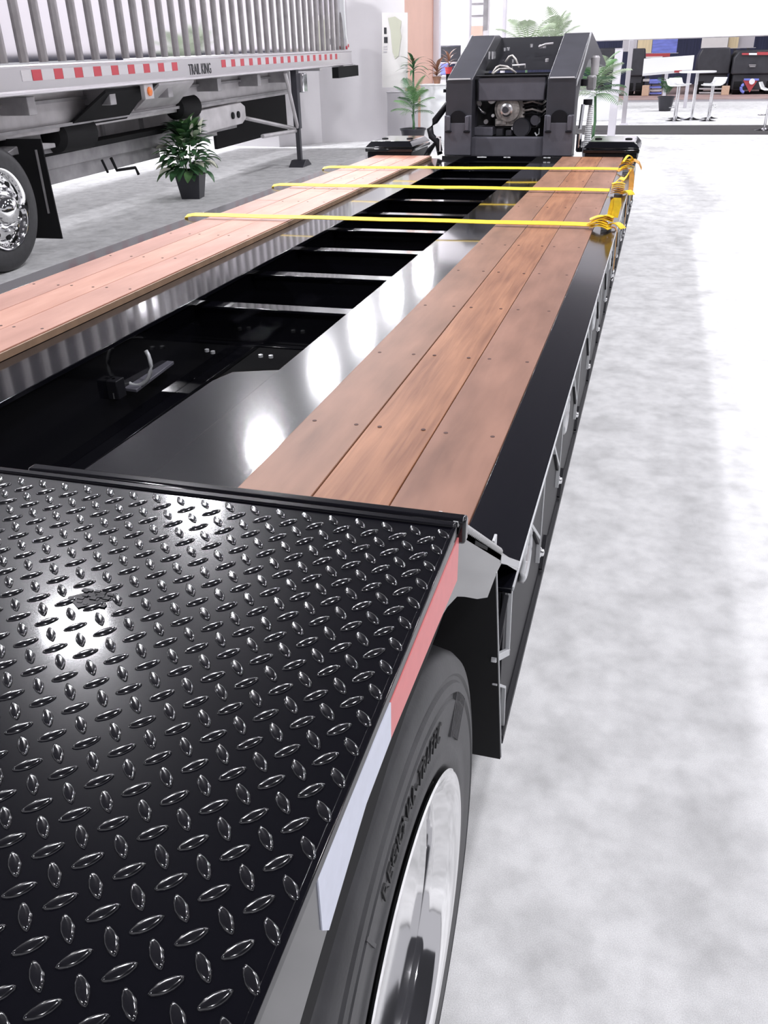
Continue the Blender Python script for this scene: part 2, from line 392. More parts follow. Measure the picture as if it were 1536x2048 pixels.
# side skirt with wheel arch cut-out
sk_top = [(YB, zp(YB)), (.845, 1.1125), (.86, 1.108), (1.224, .863), (1.262, .826)]
sk_bot = [(1.255, .822), (1.20, .835), (1.111, .843), (1.02, .900), (.922, .968), (.87, 1.002), (.814, 1.024), (.75, 1.039), (.68, 1.044), (.57, 1.040),
          (.493, 1.036), (.464, 1.027), (.393, 1.004), (.331, .983), (.22, .945), (.10, .915), (-.1, .90), (YB, .90)]
MB().prism(sk_top + sk_bot, 'x', XR - .006, XR).build('skirt_plate', M['skirt'], TR, bevel=.0008)
MB().prism([(mir(0), 0)][:0] + sk_top + sk_bot, 'x', mir(XR), mir(XR - .006)).build('skirt_plate', M['skirt'], TR)
def decal(name, poly, m): return MB().prism(poly, 'x', XR, XR + .0012).build(name, m, TR)
decal('red_tape', [(.868, 1.090), (.862, 1.032), (.759, 1.036), (.57, 1.0405), (.572, 1.082)], M['red'])
decal('white_tape', [(.5718, 1.082), (.5698, 1.0405), (.493, 1.0362), (.464, 1.0272), (.393, 1.0042), (.381, 1.020), (.381, 1.077), (.444, 1.081)], M['white'])
MB().box(XR - .004, XR + .002, YB, .845, 0, 0).v
eg = MB(); eg.hexa([(XR - .004, YB, zp(YB) - .010), (XR + .0025, YB, zp(YB) - .010), (XR + .0025, .848, zp(.848) - .010), (XR - .004, .848, zp(.848) - .010)],
                   [(XR - .004, YB, zp(YB) + .001), (XR + .0025, YB, zp(YB) + .001), (XR + .0025, .848, zp(.848) + .001), (XR - .004, .848, zp(.848) + .001)])
eg.build('edge_trim', M['plate'], TR, bevel=.001)
# weld bead along the sloped edge and slot
wb = MB()
for k in range(34):
    t = k / 33; y = .87 + (1.235 - .87) * t; z = 1.106 + (.855 - 1.106) * t
    wb.lathe([(-.006, .002), (-.003, .006), (.003, .006), (.006, .002)], (XR - .003, y, z + .001), axis='x', n=6)
wb.build('weld_bead', M['weld'], TR, smooth=True, kind='stuff')
MB().prism([(.98, 1.015), (1.085, .945), (1.088, .949), (.983, 1.020)], 'x', XR - .0005, XR + .0008).build('slot', M['matte'], TR)
MB().hexa([(XR - .012, 1.235, .833), (XR + .001, 1.235, .833), (XR + .001, 1.50, .662), (XR - .012, 1.50, .662)],
          [(XR - .012, 1.242, .845), (XR + .001, 1.242, .845), (XR + .001, 1.508, .674), (XR - .012, 1.508, .674)]).build('slope_edge', M['edge'], TR)
MB().box(XR - .075, XR - .069, 1.05, 1.09, .96, 1.0).build('weld_tab', M['edge'], TR, bevel=.001)
MB().box(XR - .02, XR - .015, 1.26, 1.285, .80, .86).build('weld_tab', M['edge'], TR, bevel=.001)
lin = [(.90, .95), (.814, .945), (.72, .945), (.64, .935), (.57, .915), (.493, .900), (.393, .870), (.331, .845), (.22, .80), (.10, .77), (-.1, .75), (YB, .75)]
MB().prism([(YB, 1.03), (-.1, 1.05), (.5, 1.07), (.84, 1.09), (.90, 1.06)] + lin, 'x', XR - .029, XR - .024).build('gap_shade_sheet', M['matte'], TR)  # dark sheet painting the shaded gap between skirt and tyre
MB().box(-.66, -.64, YB, .90, .52, 1.03).build('light_block_wall', M['matte'], TR)  # unseen wall added to keep light off the tread
# mud guard sheet in front of the wheel and the frame behind it
fl = MB().hexa([(-.62, 1.397, .235), (XR - .001, 1.397, .235), (XR - .001, 1.392, .233), (-.62, 1.392, .233)],
               [(-.62, 1.197, .836), (XR - .001, 1.197, .836), (XR - .001, 1.192, .836), (-.62, 1.192, .836)])
fl.build('mud_guard', M['matte'], TR, bevel=.001)
MB().hexa([(XR - .004, 1.401, .235), (XR + .0008, 1.401, .235), (XR + .0008, 1.396, .235), (XR - .004, 1.396, .235)],
          [(XR - .004, 1.199, .838), (XR + .0008, 1.199, .838), (XR + .0008, 1.194, .838), (XR - .004, 1.194, .838)]).build('guard_edge', M['edge'], TR)
MB().box(XR - .10, XR - .016, 1.44, 1.56, .27, .66).build('frame_post', M['matte'], TR)
MB().box(XR - .03, XR - .018, 1.41, 1.60, .27, .66).build('frame_web', M['satin'], TR)
def rib(pts, w_=.009, proud=.010, m='edge', x=XR):
    mb = MB()
    for (a, b) in zip(pts, pts[1:]):
        d = Vector((b[0] - a[0], b[1] - a[1])); n = Vector((-d.y, d.x)).normalized() * w_ / 2
        mb.prism([(a[0] - n.x, a[1] - n.y), (b[0] - n.x, b[1] - n.y), (b[0] + n.x, b[1] + n.y), (a[0] + n.x, a[1] + n.y)], 'x', x - .013, x - .013 + proud)
    return mb.build('gusset_rib', M[m], TR, bevel=.001)
rib([(1.267, .603), (1.467, .470)], .014); rib([(1.45, .655), (1.462, .47)], .006); rib([(1.296, .52), (1.435, .40), (1.448, .25)], .006)
rib([(1.30, .60), (1.397, .66)], .008, m='satin')
# outrigger gussets, studs and tie rings along the side rail
stud = MB().lathe([(0, .015), (.006, .015), (.009, .010), (.014, .010), (.0155, .006)], (0, 0, 0), axis='x', n=12).mesh('stud_m'); stud.materials.append(M['steel'])
for k in range(13):
    y = 1.98 + .585 * (k if k else 0) - (.12 if k >= 1 else 0) + (.0)
    if y > 9.0: break
    g = MB().prism([(y - .26, .655), (y, .655), (y + .004, .45), (y - .012, .45)], 'x', XR - .0115, XR - .004).build('gusset', M['satin'], TR, bevel=.001)
    rib([(y - .265, .652), (y - .006, .468)], .009)
    rib([(y, .655), (y + .002, .385)], .004, .012)
    rib([(y + .20, .36), (y + .12, .292)], .010, .011, 'satin')
    o = bpy.data.objects.new('stud', stud); C.objects.link(o); o.parent = TR; o.location = Vector((XR - .012, y + .075, .375)) - TR.location
    for p in stud.polygons: p.use_smooth = True
for y in (1.66, 2.53, 3.69, 4.86, 6.0):
    pts = [(XR - .004, y + .055 * math.sin(t), .590 + .070 * math.cos(t) * (1 if math.cos(t) > 0 else .62)) for t in [2 * PI * i / 20 for i in range(21)]]
    MB().tube(pts, .0075, 8).build('tie_ring', M['edge'], TR, smooth=True)
    MB().prism([(y - .05, .60), (y - .035, .545), (y, .535), (y + .035, .545), (y + .05, .60), (y + .02, .57), (y - .02, .57)], 'x', XR - .01, XR - .001).build('tie_ring_plate', M['framel'], TR, bevel=.001)
# front side boxes
def side_box(x0, x1):
    b = MB().prism([(9.22, .60), (9.95, .60), (9.95, .70), (9.22, .70)], 'x', x0 + .02, x1 - .02).build('side_box', M['satin'], TR, bevel=.006)
    MB().box(x0, x1, 9.20, 9.98, .70, .735).build('rim', M['paint'], b, bevel=.008)
    MB().hexa([(x0, 9.20, .745), (x1, 9.20, .745), (x1, 9.98, .745), (x0, 9.98, .745)],
              [(x0 + .05, 9.27, .80), (x1 - .05, 9.27, .80), (x1 - .05, 9.92, .80), (x0 + .05, 9.92, .80)]).build('lid', M['paint'], b, bevel=.008)
    for xx in (x0 + .12, x1 - .12):
        MB().lathe([(0, .035), (.008, .035), (.01, .025), (.004, .022)], (xx, 9.55, .80), n=16).build('ring', M['satin'], b, smooth='auto')
side_box(-.70, -.165); side_box(mir(-.165) + .02, mir(-.70))

# wheels
def wheel(yc, side=1, detail=True):
    x0 = -.19 if side == 1 else mir(-.19); s_ = -side; zc, R_ = .463, .463
    prof = [(.045, .270), (.018, .275), (.006, .288), (.001, .302), (.000, .318), (.0015, .322), (.0035, .325), (.002, .350), (.000, .388), (.0035, .391),
            (.004, .397), (.000, .401), (.002, .414), (.0065, .417), (.007, .423), (.004, .427), (.010, .449), (.022, .458), (.045, .4625),
            (.050, .453), (.057, .453), (.062, .463), (.100, .463), (.105, .453), (.115, .453), (.120, .463), (.165, .463), (.170, .453), (.178, .453), (.183, .4625),
            (.215, .451), (.232, .443), (.248, .40), (.250, .35), (.240, .30), (.215, .270)]
    t = thing('w', '', '') if False else None
    root = bpy.data.objects.new('wheel', None); C.objects.link(root); root.parent = TR; root.location = Vector((x0, yc, zc)) - TR.location
    MB().lathe([(s_ * p, r) for p, r in prof], (x0, yc, zc), 'x', 96, closed=True).build('tyre', M['rubber'], root, smooth='auto')
    rim = [(.045, .268), (.012, .270), (.004, .278), (.000, .2885), (-.003, .2905), (-.005, .287), (-.003, .279), (.004, .272), (.012, .2625), (.026, .2585),
           (.031, .253), (.036, .2515), (.060, .2505), (.100, .248), (.104, .2455), (.160, .240), (.195, .232), (.205, .215), (.205, .17), (.195, .12), (.18, .11), (.12, .108), (.105, .095), (.08, .06), (.075, .0)]
    MB().lathe([(s_ * p, r) for p, r in rim], (x0, yc, zc), 'x', 96).build('rim', M['alu'], root, smooth='auto')
    for k in range(10 if detail else 0):
        a = 2 * PI * k / 10
        MB().lathe([(s_ * .205, .016), (s_ * .185, .016), (s_ * .175, .015), (s_ * .16, .010)], (x0, yc + .143 * math.cos(a), zc + .143 * math.sin(a)), 'x', 6).build('lug_nut', M['chrome'], root)
    for k in range(10 if detail else 0):
        a = 2 * PI * (k + .5) / 10
        MB().lathe([(s_ * .206, .024), (s_ * .202, .024), (s_ * .201, .018)], (x0, yc + .192 * math.cos(a), zc + .192 * math.sin(a)), 'x', 14).build('hand_hole', M['matte'], root, smooth='auto')
    return root
WY = .707
wh = wheel(WY)
wheel(WY, -1, False); wheel(WY - 1.25 + .02, 1, False)
# raised sidewall lettering and ridges on the near tyre
lt = MB(); word = 'REGIONAL-TRAFFIC'
adv = {'I': .55, '-': .65}
tot = sum(adv.get(c, 1.0) for c in word); a_start, a_end = 111.0, 67.0; acc = 0
for c in word:
    wv = adv.get(c, 1.0); ang = math.radians(a_start + (a_end - a_start) * (acc + wv / 2) / tot); acc += wv
    v, f = text_mb(c, .034, .0008)
    u = Vector((0, math.sin(ang), -math.cos(ang))); up = Vector((0, math.cos(ang), math.sin(ang)))
    base = Vector((-.1896, WY, .463)) + up * .348
    lt.add([base + u * p.x * .92 + up * p.y * 1.25 + Vector((p.z * 1.5, 0, 0)) for p in v], f)
lt.build('sidewall_lettering', M['rubberd'], wh)
for (a0, r0, r1, n) in ((38, .335, .40, 7), (118, .34, .395, 1)):
    rb = MB()
    for k in range(n):
        aa = math.radians(a0 + k * 2.1); wv = .0022
        c_, s_ = math.cos(aa), math.sin(aa)
        rb.hexa([(-.1925, WY + c_ * r0 + s_ * wv,   .463 + s_ * r0 - c_ * wv), (-.1925, WY + c_ * r1 + s_ * wv,   .463 + s_ * r1 - c_ * wv), (-.1925, WY + c_ * r1 - s_ * wv,   .463 + s_ * r1 + c_ * wv), (-.1925, WY + c_ * r0 - s_ * wv,   .463 + s_ * r0 + c_ * wv)],
                [(-.1893, WY + c_ * r0 + s_ * wv,   .463 + s_ * r0 - c_ * wv), (-.1893, WY + c_ * r1 + s_ * wv,   .463 + s_ * r1 - c_ * wv), (-.1893, WY + c_ * r1 - s_ * wv,   .463 + s_ * r1 + c_ * wv), (-.1893, WY + c_ * r0 - s_ * wv,   .463 + s_ * r0 + c_ * wv)])
    rb.build('sidewall_ridges', M['rubber'], wh)
MB().tube([(mir(-.45), WY, .455), (-.45, WY, .455)], .06, 12).build('axle', M['matte'], TR, smooth='auto')
MB().box(mir(-.50), -.50, YB, 1.12, .70, .80).build('rear_frame', M['matte'], TR)

# ================================================================== STRAPS
def strap(y, yl, label, kind):
    t = thing('tie_down_strap', label, 'strap', (-.30, y, DZ), group='yellow straps across the deck')
    pts = [(XL - .006, yl, .50), (XL - .006, yl, .64), (XL, yl, .683), (XL + .06, yl, .693)] + \
          [(XL + .06 + (2.951 - .30 - .06) * k / 12, yl + (y - yl) * k / 12, .693 + .0015 * math.sin(k * 1.9)) for k in range(1, 13)]
    MB().ribbon(pts, (0, .95, .30), .046, .003).build('webbing', M['yellow'], t)
    rnd = random.Random(int(y * 10))
    def fold(c, ax, up, w_, n, amp, ln, m, nm='folded_tail'):
        c, ax, up = Vector(c), Vector(ax).normalized(), Vector(up).normalized()
        pts = []
        for i in range(n + 1):
            tt = i / n; pts.append(c + ax * (ln * (tt - .5)) + up * (amp * math.sin(tt * PI)))
        sd = ax.cross(up)
        return MB().ribbon(pts, sd, w_, .004).build(nm, M[m], t, smooth=False)
    cx = -.235
    if kind == 0:
        for i in range(5): fold((cx - .030 - .010 * (i % 3), y - .055 + .012 * i, .682 + .011 * i), (1, -.35 + .12 * i, .02 * i), (0, 0, 1), .060, 8, .016, .115, 'yellow')
        for i in range(3): fold((cx + .0, y - .02, .715 + .012 * i), (1, -.15 * i, 0), (0, 0, 1), .040, 6, .010, .075, 'orange' if i == 1 else 'yellow')
        MB().ribbon([(cx + .015, y, .715), (cx + .022, y + .008, .775), (cx + .032, y + .010, .828), (cx + .046, y + .006, .842), (cx + .052, y - .002, .805), (cx + .040, y - .008, .735)], (1, -.1, 0), .042, .004).build('folded_tail', M['yellow'], t)
        fold((cx + .055, y - .03, .688), (1, -.7, -.08), (0, 0, 1), .052, 8, .022, .105, 'yellow')
    elif kind == 1:
        for i in range(6): fold((cx - .005, y - .085 + .008 * i, .682 + .012 * i), (1, .10 * (i - 3), 0), (0, 0, 1), .05, 6, .010, .090, 'orange' if i < 3 else 'yellow')
        MB().ribbon([(cx - .03, y - .02, .745), (cx + .0, y, .775), (cx + .035, y + .01, .765)], (.2, 1, .2), .055, .004).build('folded_tail', M['yellow'], t)
        MB().ribbon([(cx + .01, y, .745), (cx + .045, y + .01, .785), (cx + .07, y + .01, .835)], (0, 1, .3), .045, .004).build('folded_tail', M['yellow'], t)
        MB().ribbon([(cx + .07, y + .01, .835), (cx + .08, y, .79), (cx + .085, y - .03, .72), (cx + .08, y - .06, .680)], (1, .2, 0), .035, .004).build('folded_tail', M['orange'], t)
        fold((cx + .065, y - .10, .680), (.8, -.7, 0), (0, 0, 1), .06, 6, .026, .085, 'yellow')
    else:
        for i in range(6): fold((cx - .01 + .010 * (i % 3), y - .05 + .012 * i, .682 + .013 * i), (1, .4 - .16 * i, .03), (0, 0, 1), .065, 6, .020, .125 - .006 * i, 'orange' if i in (0, 3) else 'yellow')
        fold((cx + .01, y - .01, .755), (1, .3, .1), (0, 0, 1), .06, 8, .045, .085, 'yellow')
        MB().ribbon([(cx + .02, y - .01, .74), (cx + .06, y - .02, .765), (cx + .10, y - .03, .745), (cx + .125, y - .04, .70)], (0, 1, .1), .10, .004).build('folded_tail', M['orange'], t)
    # ratchet body and the short end that drops over the rail to its hook
    MB().box(cx - .03, cx + .03, y - .025, y + .025, .672, .695).lathe([(-.035, .012), (.035, .012)], (cx, y, .70), 'y', 10).build('ratchet', M['steel'], t, bevel=.002)
    MB().ribbon([(cx + .02, y, .685), (XR - .01, y - .01, .681), (XR + .004, y - .012, .66), (XR + .006, y - .015, .44)], (0, 1, 0), .05, .003).build('short_end', M['orange'], t)
    MB().tube([(XR + .006, y - .015, .44), (XR + .012, y - .015, .40), (XR + .006, y - .015, .375), (XR - .006, y - .015, .38)], .006, 6).build('hook', M['steel'], t, smooth=True)
strap(5.33, 5.29, 'nearest yellow webbing strap over the deck, its tail folded upright at the rail', 0)
strap(6.76, 6.755, 'middle yellow webbing strap, its orange tail bundle stacked on the black rail', 1)
strap(8.05, 7.94, 'farthest yellow webbing strap beside the front side boxes, with thick bow of tail', 2)

# ================================================================== GOOSENECK
GN = thing('gooseneck', 'dark upright gooseneck frame with exposed engine at the front of the lowboy', 'trailer neck', (-1.45, 9.3, 0))
def arch(x0, x1):
    prof = [(9.3, .30), (9.3, 1.36), (10.52, 1.752), (10.8, 1.76), (13.6, 1.43), (13.6, 1.38), (10.6, 1.50), (9.8, 1.30), (9.62, 1.15), (9.62, .30)]
    a = MB().prism(prof, 'x', x0, x1).build('neck_beam', M['goose'], GN, bevel=.008)
    MB().box(x0 + .02, x1 - .02, 9.288, 9.30, 1.362, 1.372).build('slope_break_highlight', M['wht'], a)  # white strip painting the highlight on the slope break
    xo = x0 if x0 < -1.5 else x1
    MB().prism([(9.9, 1.50), (10.52, 1.757), (10.6, 1.765), (10.6, 1.74), (9.9, 1.47), (9.31, 1.29), (9.31, 1.33)], 'x', xo - .006, xo + .006).build('beam_edge_highlight', M['edge'], a)  # pale strip painting the highlight along the beam's outer edge
    # pad with round hook socket
    pad = [(x0 - .02, .67), (x1 + .01, .67), (x1 + .01, 1.04), (x1 - .03, 1.075)]
    cx = (x0 + x1) / 2
    pad += [(cx + .078 * math.cos(t), .985 + .07 * math.sin(t)) for t in [0.0]]
    top = [(x1 + .01, 1.04), (cx + .09, 1.04), (cx + .085, .97), (cx - .085, .97), (cx - .09, 1.04), (x0 - .02, 1.04)]
    p = MB().prism([(x0 - .005, .67), (x1 + .005, .67)] + [(x1 + .005, 1.04)] + top[1:5] + [(x0 - .005, 1.04)], 'y', 9.255, 9.30).build('socket_pad', M['goosel'], GN, bevel=.004)
    MB().lathe([(-.01, .085), (.01, .085), (.012, .07)], (cx, 9.27, 1.00), 'y', 20).build('hook_roller', M['satin'], p, smooth='auto')
    for sx in (x0 + .02, x1 - .055):
        MB().box(sx, sx + .04, 9.235, 9.258, .90, 1.035).build('lug', M['goosel'], p, bevel=.006)
        MB().box(sx - .012, sx + .05, 9.23, 9.258, .885, .90).build('lug_foot', M['satin'], p, bevel=.003)
    return a
arch(-2.10, -1.835); arch(-1.095, -.82)
MB().prism([(10.0, 1.42), (10.05, 1.45), (10.95, 1.735), (11.3, 1.735), (11.3, 1.70), (10.95, 1.70)], 'x', -1.84, -1.09).build('top_cover', M['satin'], GN, bevel=.006)
MB().box(-1.80, -1.13, 9.42, 9.62, 1.16, 1.375).build('upper_tank', M['goosel'], GN, bevel=.012)
MB().box(-1.82, -1.11, 9.40, 9.60, 1.378, 1.392).build('tank_lip', M['satin'], GN, bevel=.003)
MB().box(-1.84, -1.09, 9.34, 9.48, .66, .83).build('lower_crossbar', M['goosel'], GN, bevel=.006)
MB().box(-2.25, -.98, 9.95, 9.99, .5, 1.40).build('rear_bulkhead', M['matte'], GN)
MB().box(-2.12, -.80, 9.22, 9.45, .60, .668).build('front_deck_bar', M['paint'], GN, bevel=.004)
for x, wv in ((-1.70, .05), (-1.46, .02), (-1.43, .02), (-1.06, .02), (-1.03, .02)):
    MB().box(x - wv, x + wv * .9, 9.212, 9.221, .652, .662).build('bright_tab', M['wht'], GN)
MB().box(-1.84, -1.09, 9.25, 9.30, .21, .60).build('front_closing_plate', M['matte'], GN)
# engine
EG = bpy.data.objects.new('engine', None); C.objects.link(EG); EG.parent = GN; EG.location = (-.04, .5, .95)
ex, ey = -1.50, 9.62
def ep(mb, name, m, **k): return mb.build(name, M[m], EG, **k)
ep(MB().lathe([(0, .15), (-.05, .15), (-.07, .12), (-.11, .115), (-.13, .06), (-.13, 0)], (ex, ey, 1.08), 'y', 24), 'timing_cover', 'engine', smooth='auto')
ep(MB().lathe([(-.14, .062), (-.16, .062), (-.165, .045), (-.19, .045), (-.19, 0)], (ex - .01, ey, 1.075), 'y', 20), 'pulley', 'steel', smooth='auto')
ep(MB().lathe([(-.19, .03), (-.22, .03), (-.22, 0)], (ex - .015, ey, 1.08), 'y', 14), 'pulley_hub', 'goose', smooth='auto')
ep(MB().lathe([(-.05, .038), (-.12, .038), (-.125, .03), (-.125, 0)], (ex - .17, ey - .02, 1.17), 'y', 18), 'filler_cap', 'wht', smooth='auto')
ep(MB().box(ex - .16, ex + .28, ey, ey + .4, .90, 1.20), 'engine_block', 'satin', bevel=.01)
ep(MB().box(ex - .14, ex + .14, ey - .05, ey + .02, .92, .99).box(ex - .13, ex - .02, ey - .08, ey, .935, .975), 'oil_pan_flange', 'engine', bevel=.006)
ep(MB().box(ex + .02, ex + .16, ey - .06, ey, .99, 1.09), 'pump_casting', 'engine', bevel=.014)
ep(MB().box(ex - .13, ex + .04, ey - .05, ey, 1.225, 1.255), 'manifold_bar', 'engine', bevel=.006)
ep(MB().lathe([(0, .05), (-.06, .05), (-.07, .045)], (ex + .27, ey, .975), 'y', 16), 'oil_filter', 'goosel', smooth='auto')
for (x, z, a) in ((ex + .08, 1.205, .02), (ex + .19, 1.215, .02), (ex + .235, 1.20, .015)):
    ep(MB().tube([(x, ey - .04, z - .03), (x + .012, ey - .05, z + .03)], .013, 8), 'injector', 'steel', smooth='auto')
for (x, z) in ((ex + .10, .93), (ex + .05, .90), (ex - .16, 1.02)): ep(MB().lathe([(0, .016), (-.03, .016), (-.035, .01)], (x, ey - .06, z), 'y', 10), 'plug', 'wht', smooth='auto')
for k in range(4):
    z = 1.13 - k * .035
    ep(MB().tube([(ex + .14, ey - .05, z), (ex + .24, ey - .09, z + .02), (ex + .33, ey - .04, z - .01), (ex + .36, ey, z + .02)], .010, 7), 'fuel_line', 'satin' if k % 2 else 'engine', smooth=True)
ep(MB().tube([(ex - .34, ey - .05, 1.12), (ex - .31, ey - .08, 1.10), (ex - .28, ey - .08, 1.06), (ex - .24, ey - .05, 1.04)], .014, 8), 'hose', 'steel', smooth=True)
ep(MB().lathe([(0, .03), (-.05, .03)], (ex - .325, ey, 1.125), 'y', 12), 'coupling', 'framel', smooth='auto')
ep(MB().lathe([(0, .022), (-.04, .022)], (ex - .24, ey, .96), 'y', 12), 'coupling', 'framel', smooth='auto')
ep(MB().box(ex - .34, ex - .15, ey - .14, ey + .1, .835, .915), 'battery_box', 'goosel', bevel=.008)
ep(MB().box(ex - .12, ex - .05, ey - .1, ey, .835, .90).box(ex - .02, ex + .04, ey - .1, ey, .835, .885), 'bracket', 'goose', bevel=.006)
ep(MB().lathe([(0, .09), (-.10, .09), (-.11, .08)], (ex + .14, ey, .91), 'y', 20), 'alternator', 'goose', smooth='auto')
ep(MB().tube([(ex + .28, ey - .08, .86), (ex + .30, ey - .1, .835), (ex + .325, ey - .1, .85), (ex + .32, ey - .09, .90)], .008, 7), 'shackle', 'wht', smooth=True)
# fittings in the open bay on top
for (x, z) in ((-1.58, 1.49), (-1.42, 1.63), (-1.32, 1.62), (-1.28, 1.62), (-1.70, 1.60), (-1.66, 1.605), (-1.22, 1.49)):
    MB().lathe([(0, .018), (.03, .018), (.034, .010)], (x, 9.9 + (z - 1.3) * 1.5, z), n=10).build('cap', M['steel'] if x < -1.4 else M['framel'], GN, smooth='auto')
for (a, b, c) in (((-1.72, 9.75, 1.40), (-1.66, 9.85, 1.47), (-1.50, 9.8, 1.41)), ((-1.70, 9.7, 1.40), (-1.60, 9.8, 1.44), (-1.48, 9.8, 1.40)), ((-1.62, 9.95, 1.50), (-1.55, 9.95, 1.56), (-1.47, 9.9, 1.45))):
    MB().tube([a, tuple((Vector(a) + Vector(b)) / 2 + Vector((0, 0, .02))), b, tuple((Vector(b) + Vector(c)) / 2 + Vector((0, 0, .02))), c], .010, 7).build('hydraulic_hose', M['engine'], GN, smooth=True)
MB().tube([(-1.53, 9.85, 1.42), (-1.53, 9.85, 1.47), (-1.40, 9.85, 1.475), (-1.40, 9.85, 1.44)], .009, 7).build('grab_handle', M['framel'], GN, smooth=True)
for dx in (0, .035): MB().box(-1.80 + dx, -1.785 + dx, 9.95, 10.1, 1.53, 1.60).build('bright_bracket', M['steel'], GN)
MB().tube([(-1.33, 10.3, 1.63), (-1.26, 10.3, 1.655), (-1.18, 10.3, 1.66)], .012, 7).build('pipe', M['framel'], GN, smooth=True)
# hose loops on the left side of the neck
MB().tube([(-2.08, 9.5, 1.20), (-2.13, 9.45, 1.12), (-2.24, 9.4, .98), (-2.29, 9.4, .90), (-2.27, 9.38, .84), (-2.19, 9.36, .78), (-2.17, 9.34, .70)], [.02, .03, .034, .036, .034, .03, .03], 10).build('air_line', M['satin'], GN, smooth=True)
MB().tube([(-2.36, 9.5, .62), (-2.30, 9.42, .70), (-2.22, 9.40, .78), (-2.18, 9.40, .66)], .03, 8).build('air_line', M['satin'], GN, smooth=True)
MB().tube([(-2.15, 9.8, 1.22), (-2.22, 9.8, 1.245)], .010, 8).lathe([(0, .024), (.03, .024)], (-2.22, 9.8, 1.23), n=10).build('lever', M['satin'], GN, smooth='auto')
MB().box(-2.165, -2.15, 9.30, 9.31, .70, .84).box(-2.20, -2.15, 9.30, 9.31, .83, .845).build('white_stripe', M['wht'], GN)
# ribbed white hose and cylinder on the right side
pts = [Vector((-.70, 9.62, .67 + .045)) + Vector((.012 * t, .02 * t, .40 * t)) for t in [i / 44 for i in range(45)]]
MB().tube(pts, [(.040 if i % 2 else .030) * (1 - .35 * i / 44) for i in range(45)], 12).build('ribbed_hose', M['wht'], GN, smooth=False)
MB().tube([(-.765, 9.45, .70), (-.765, 9.45, .86)], .026, 12).tube([(-.765, 9.45, .90), (-.755, 9.48, 1.12)], .018, 10).build('cylinder', M['chrome'], GN, smooth='auto')
MB().lathe([(0, .03), (.04, .03)], (-.755, 9.45, .69), n=12).lathe([(0, .045), (.05, .045)], (-.72, 9.6, 1.11), n=12).lathe([(0, .035), (.06, .035)], (-.77, 9.6, 1.28), n=10).build('fitting', M['satin'], GN, smooth='auto')
MB().box(-.79, -.70, 10.1, 10.3, 1.22, 1.36).build('pump_unit', M['frame'], GN, bevel=.02)
MB().lathe([(0, .04), (.16, .045), (.18, .03)], (-.73, 10.3, 1.36), n=16).build('reservoir', M['framel'], GN, smooth='auto')

# ================================================================== DUMP TRAILER (left)
DT = thing('dump_trailer', 'polished aluminium dump trailer with ribbed sides and red reflective squares', 'trailer', (-5.24, 6.2, 0), (.0085, 0, .041))
def dp(mb, name, m, parent=None, **k): return mb.build(name, M[m], parent or DT, local=True, **k)
pitch = .293
for k in range(-10, 37):
    y = .915 + k * pitch
    if y > 10.6: break
    dp(MB().box(-.075, -.06, y + .055, y + pitch - .055, 1.60, 3.3), 'side_panel', 'mirror')
    dp(MB().prism([(-.07, y - .055), (-.045, y - .05), (-.032, y - .03), (-.028, y), (-.032, y + .03), (-.045, y + .05), (-.07, y + .055)], 'z', 1.595, 3.3), 'side_rib', 'dull', smooth='auto')
dp(MB().prism([(-.08, 10.60), (.0, 10.62), (-.01, 10.78), (-.10, 10.92), (-.5, 11.0), (-.5, 10.9), (-.2, 10.8)], 'z', 1.60, 3.3), 'front_corner', 'mirror', smooth='auto')
dp(MB().prism([(10.72, 1.60), (10.78, 1.60), (10.66, 1.82), (10.60, 2.2), (10.57, 3.3), (10.50, 3.3), (10.53, 2.2), (10.60, 1.80)], 'x', -.06, .015), 'corner_trim', 'wht')
dp(MB().box(-2.4, -.08, -3, 10.9, 1.60, 3.25), 'tub', 'dull')
dp(MB().prism([(-.10, 1.585), (.012, 1.585), (.018, 1.57), (.0, 1.56), (.0, 1.385), (.03, 1.375), (.032, 1.355), (.0, 1.345), (-.10, 1.345)], 'y', -3, 10.95), 'lower_rail', 'rail', bevel=.002)
# reflective squares
yy = .80
def sq(y0, y1, m): dp(MB().box(.0, .004, y0, y1, 1.455, 1.54), 'reflective_square', m)
sq(.75, .89, 'whited')
k = 0
for k in range(9):
    y = .905 + k * .333; sq(y, y + .135, 'redd'); sq(y + .14, y + (.328 if k < 8 else .15), 'whited')
for k in range(17):
    y = 4.96 + k * .309
    if y > 10.6: break
    sq(y, y + .125, 'redd'); sq(y + .13, y + .304, 'whited')
v, f = text_mb('TRAIL KING', .165, .002)
lx = MB(); lx.add([(.003 + p.z, 4.31 + p.x * .72, 1.40 + p.y * 1.0) for p in v], f); dp(lx, 'lettering', 'ink')
for (y, z) in ((10.72, 1.66), (10.62, 1.63)): dp(MB().lathe([(0, .03), (.02, .03), (.026, .02)], (.0, y, z), 'x', 12), 'side_lamp', 'redd', smooth='auto')
for y0, y1 in ((4.3, 4.9), (7.4, 8.0), (8.6, 9.4)): dp(MB().box(-.04, .012, y0, y1, 1.352, 1.362), 'bright_lip', 'steel')
dp(MB().box(-.05, .0, 2.86, 3.06, 1.20, 1.345), 'lamp_bracket', 'framel', bevel=.005)
dp(MB().lathe([(0, .045), (.015, .045), (.022, .035), (.022, 0)], (.0, 2.96, 1.275), 'x', 20), 'marker_lamp', 'amber', smooth='auto')
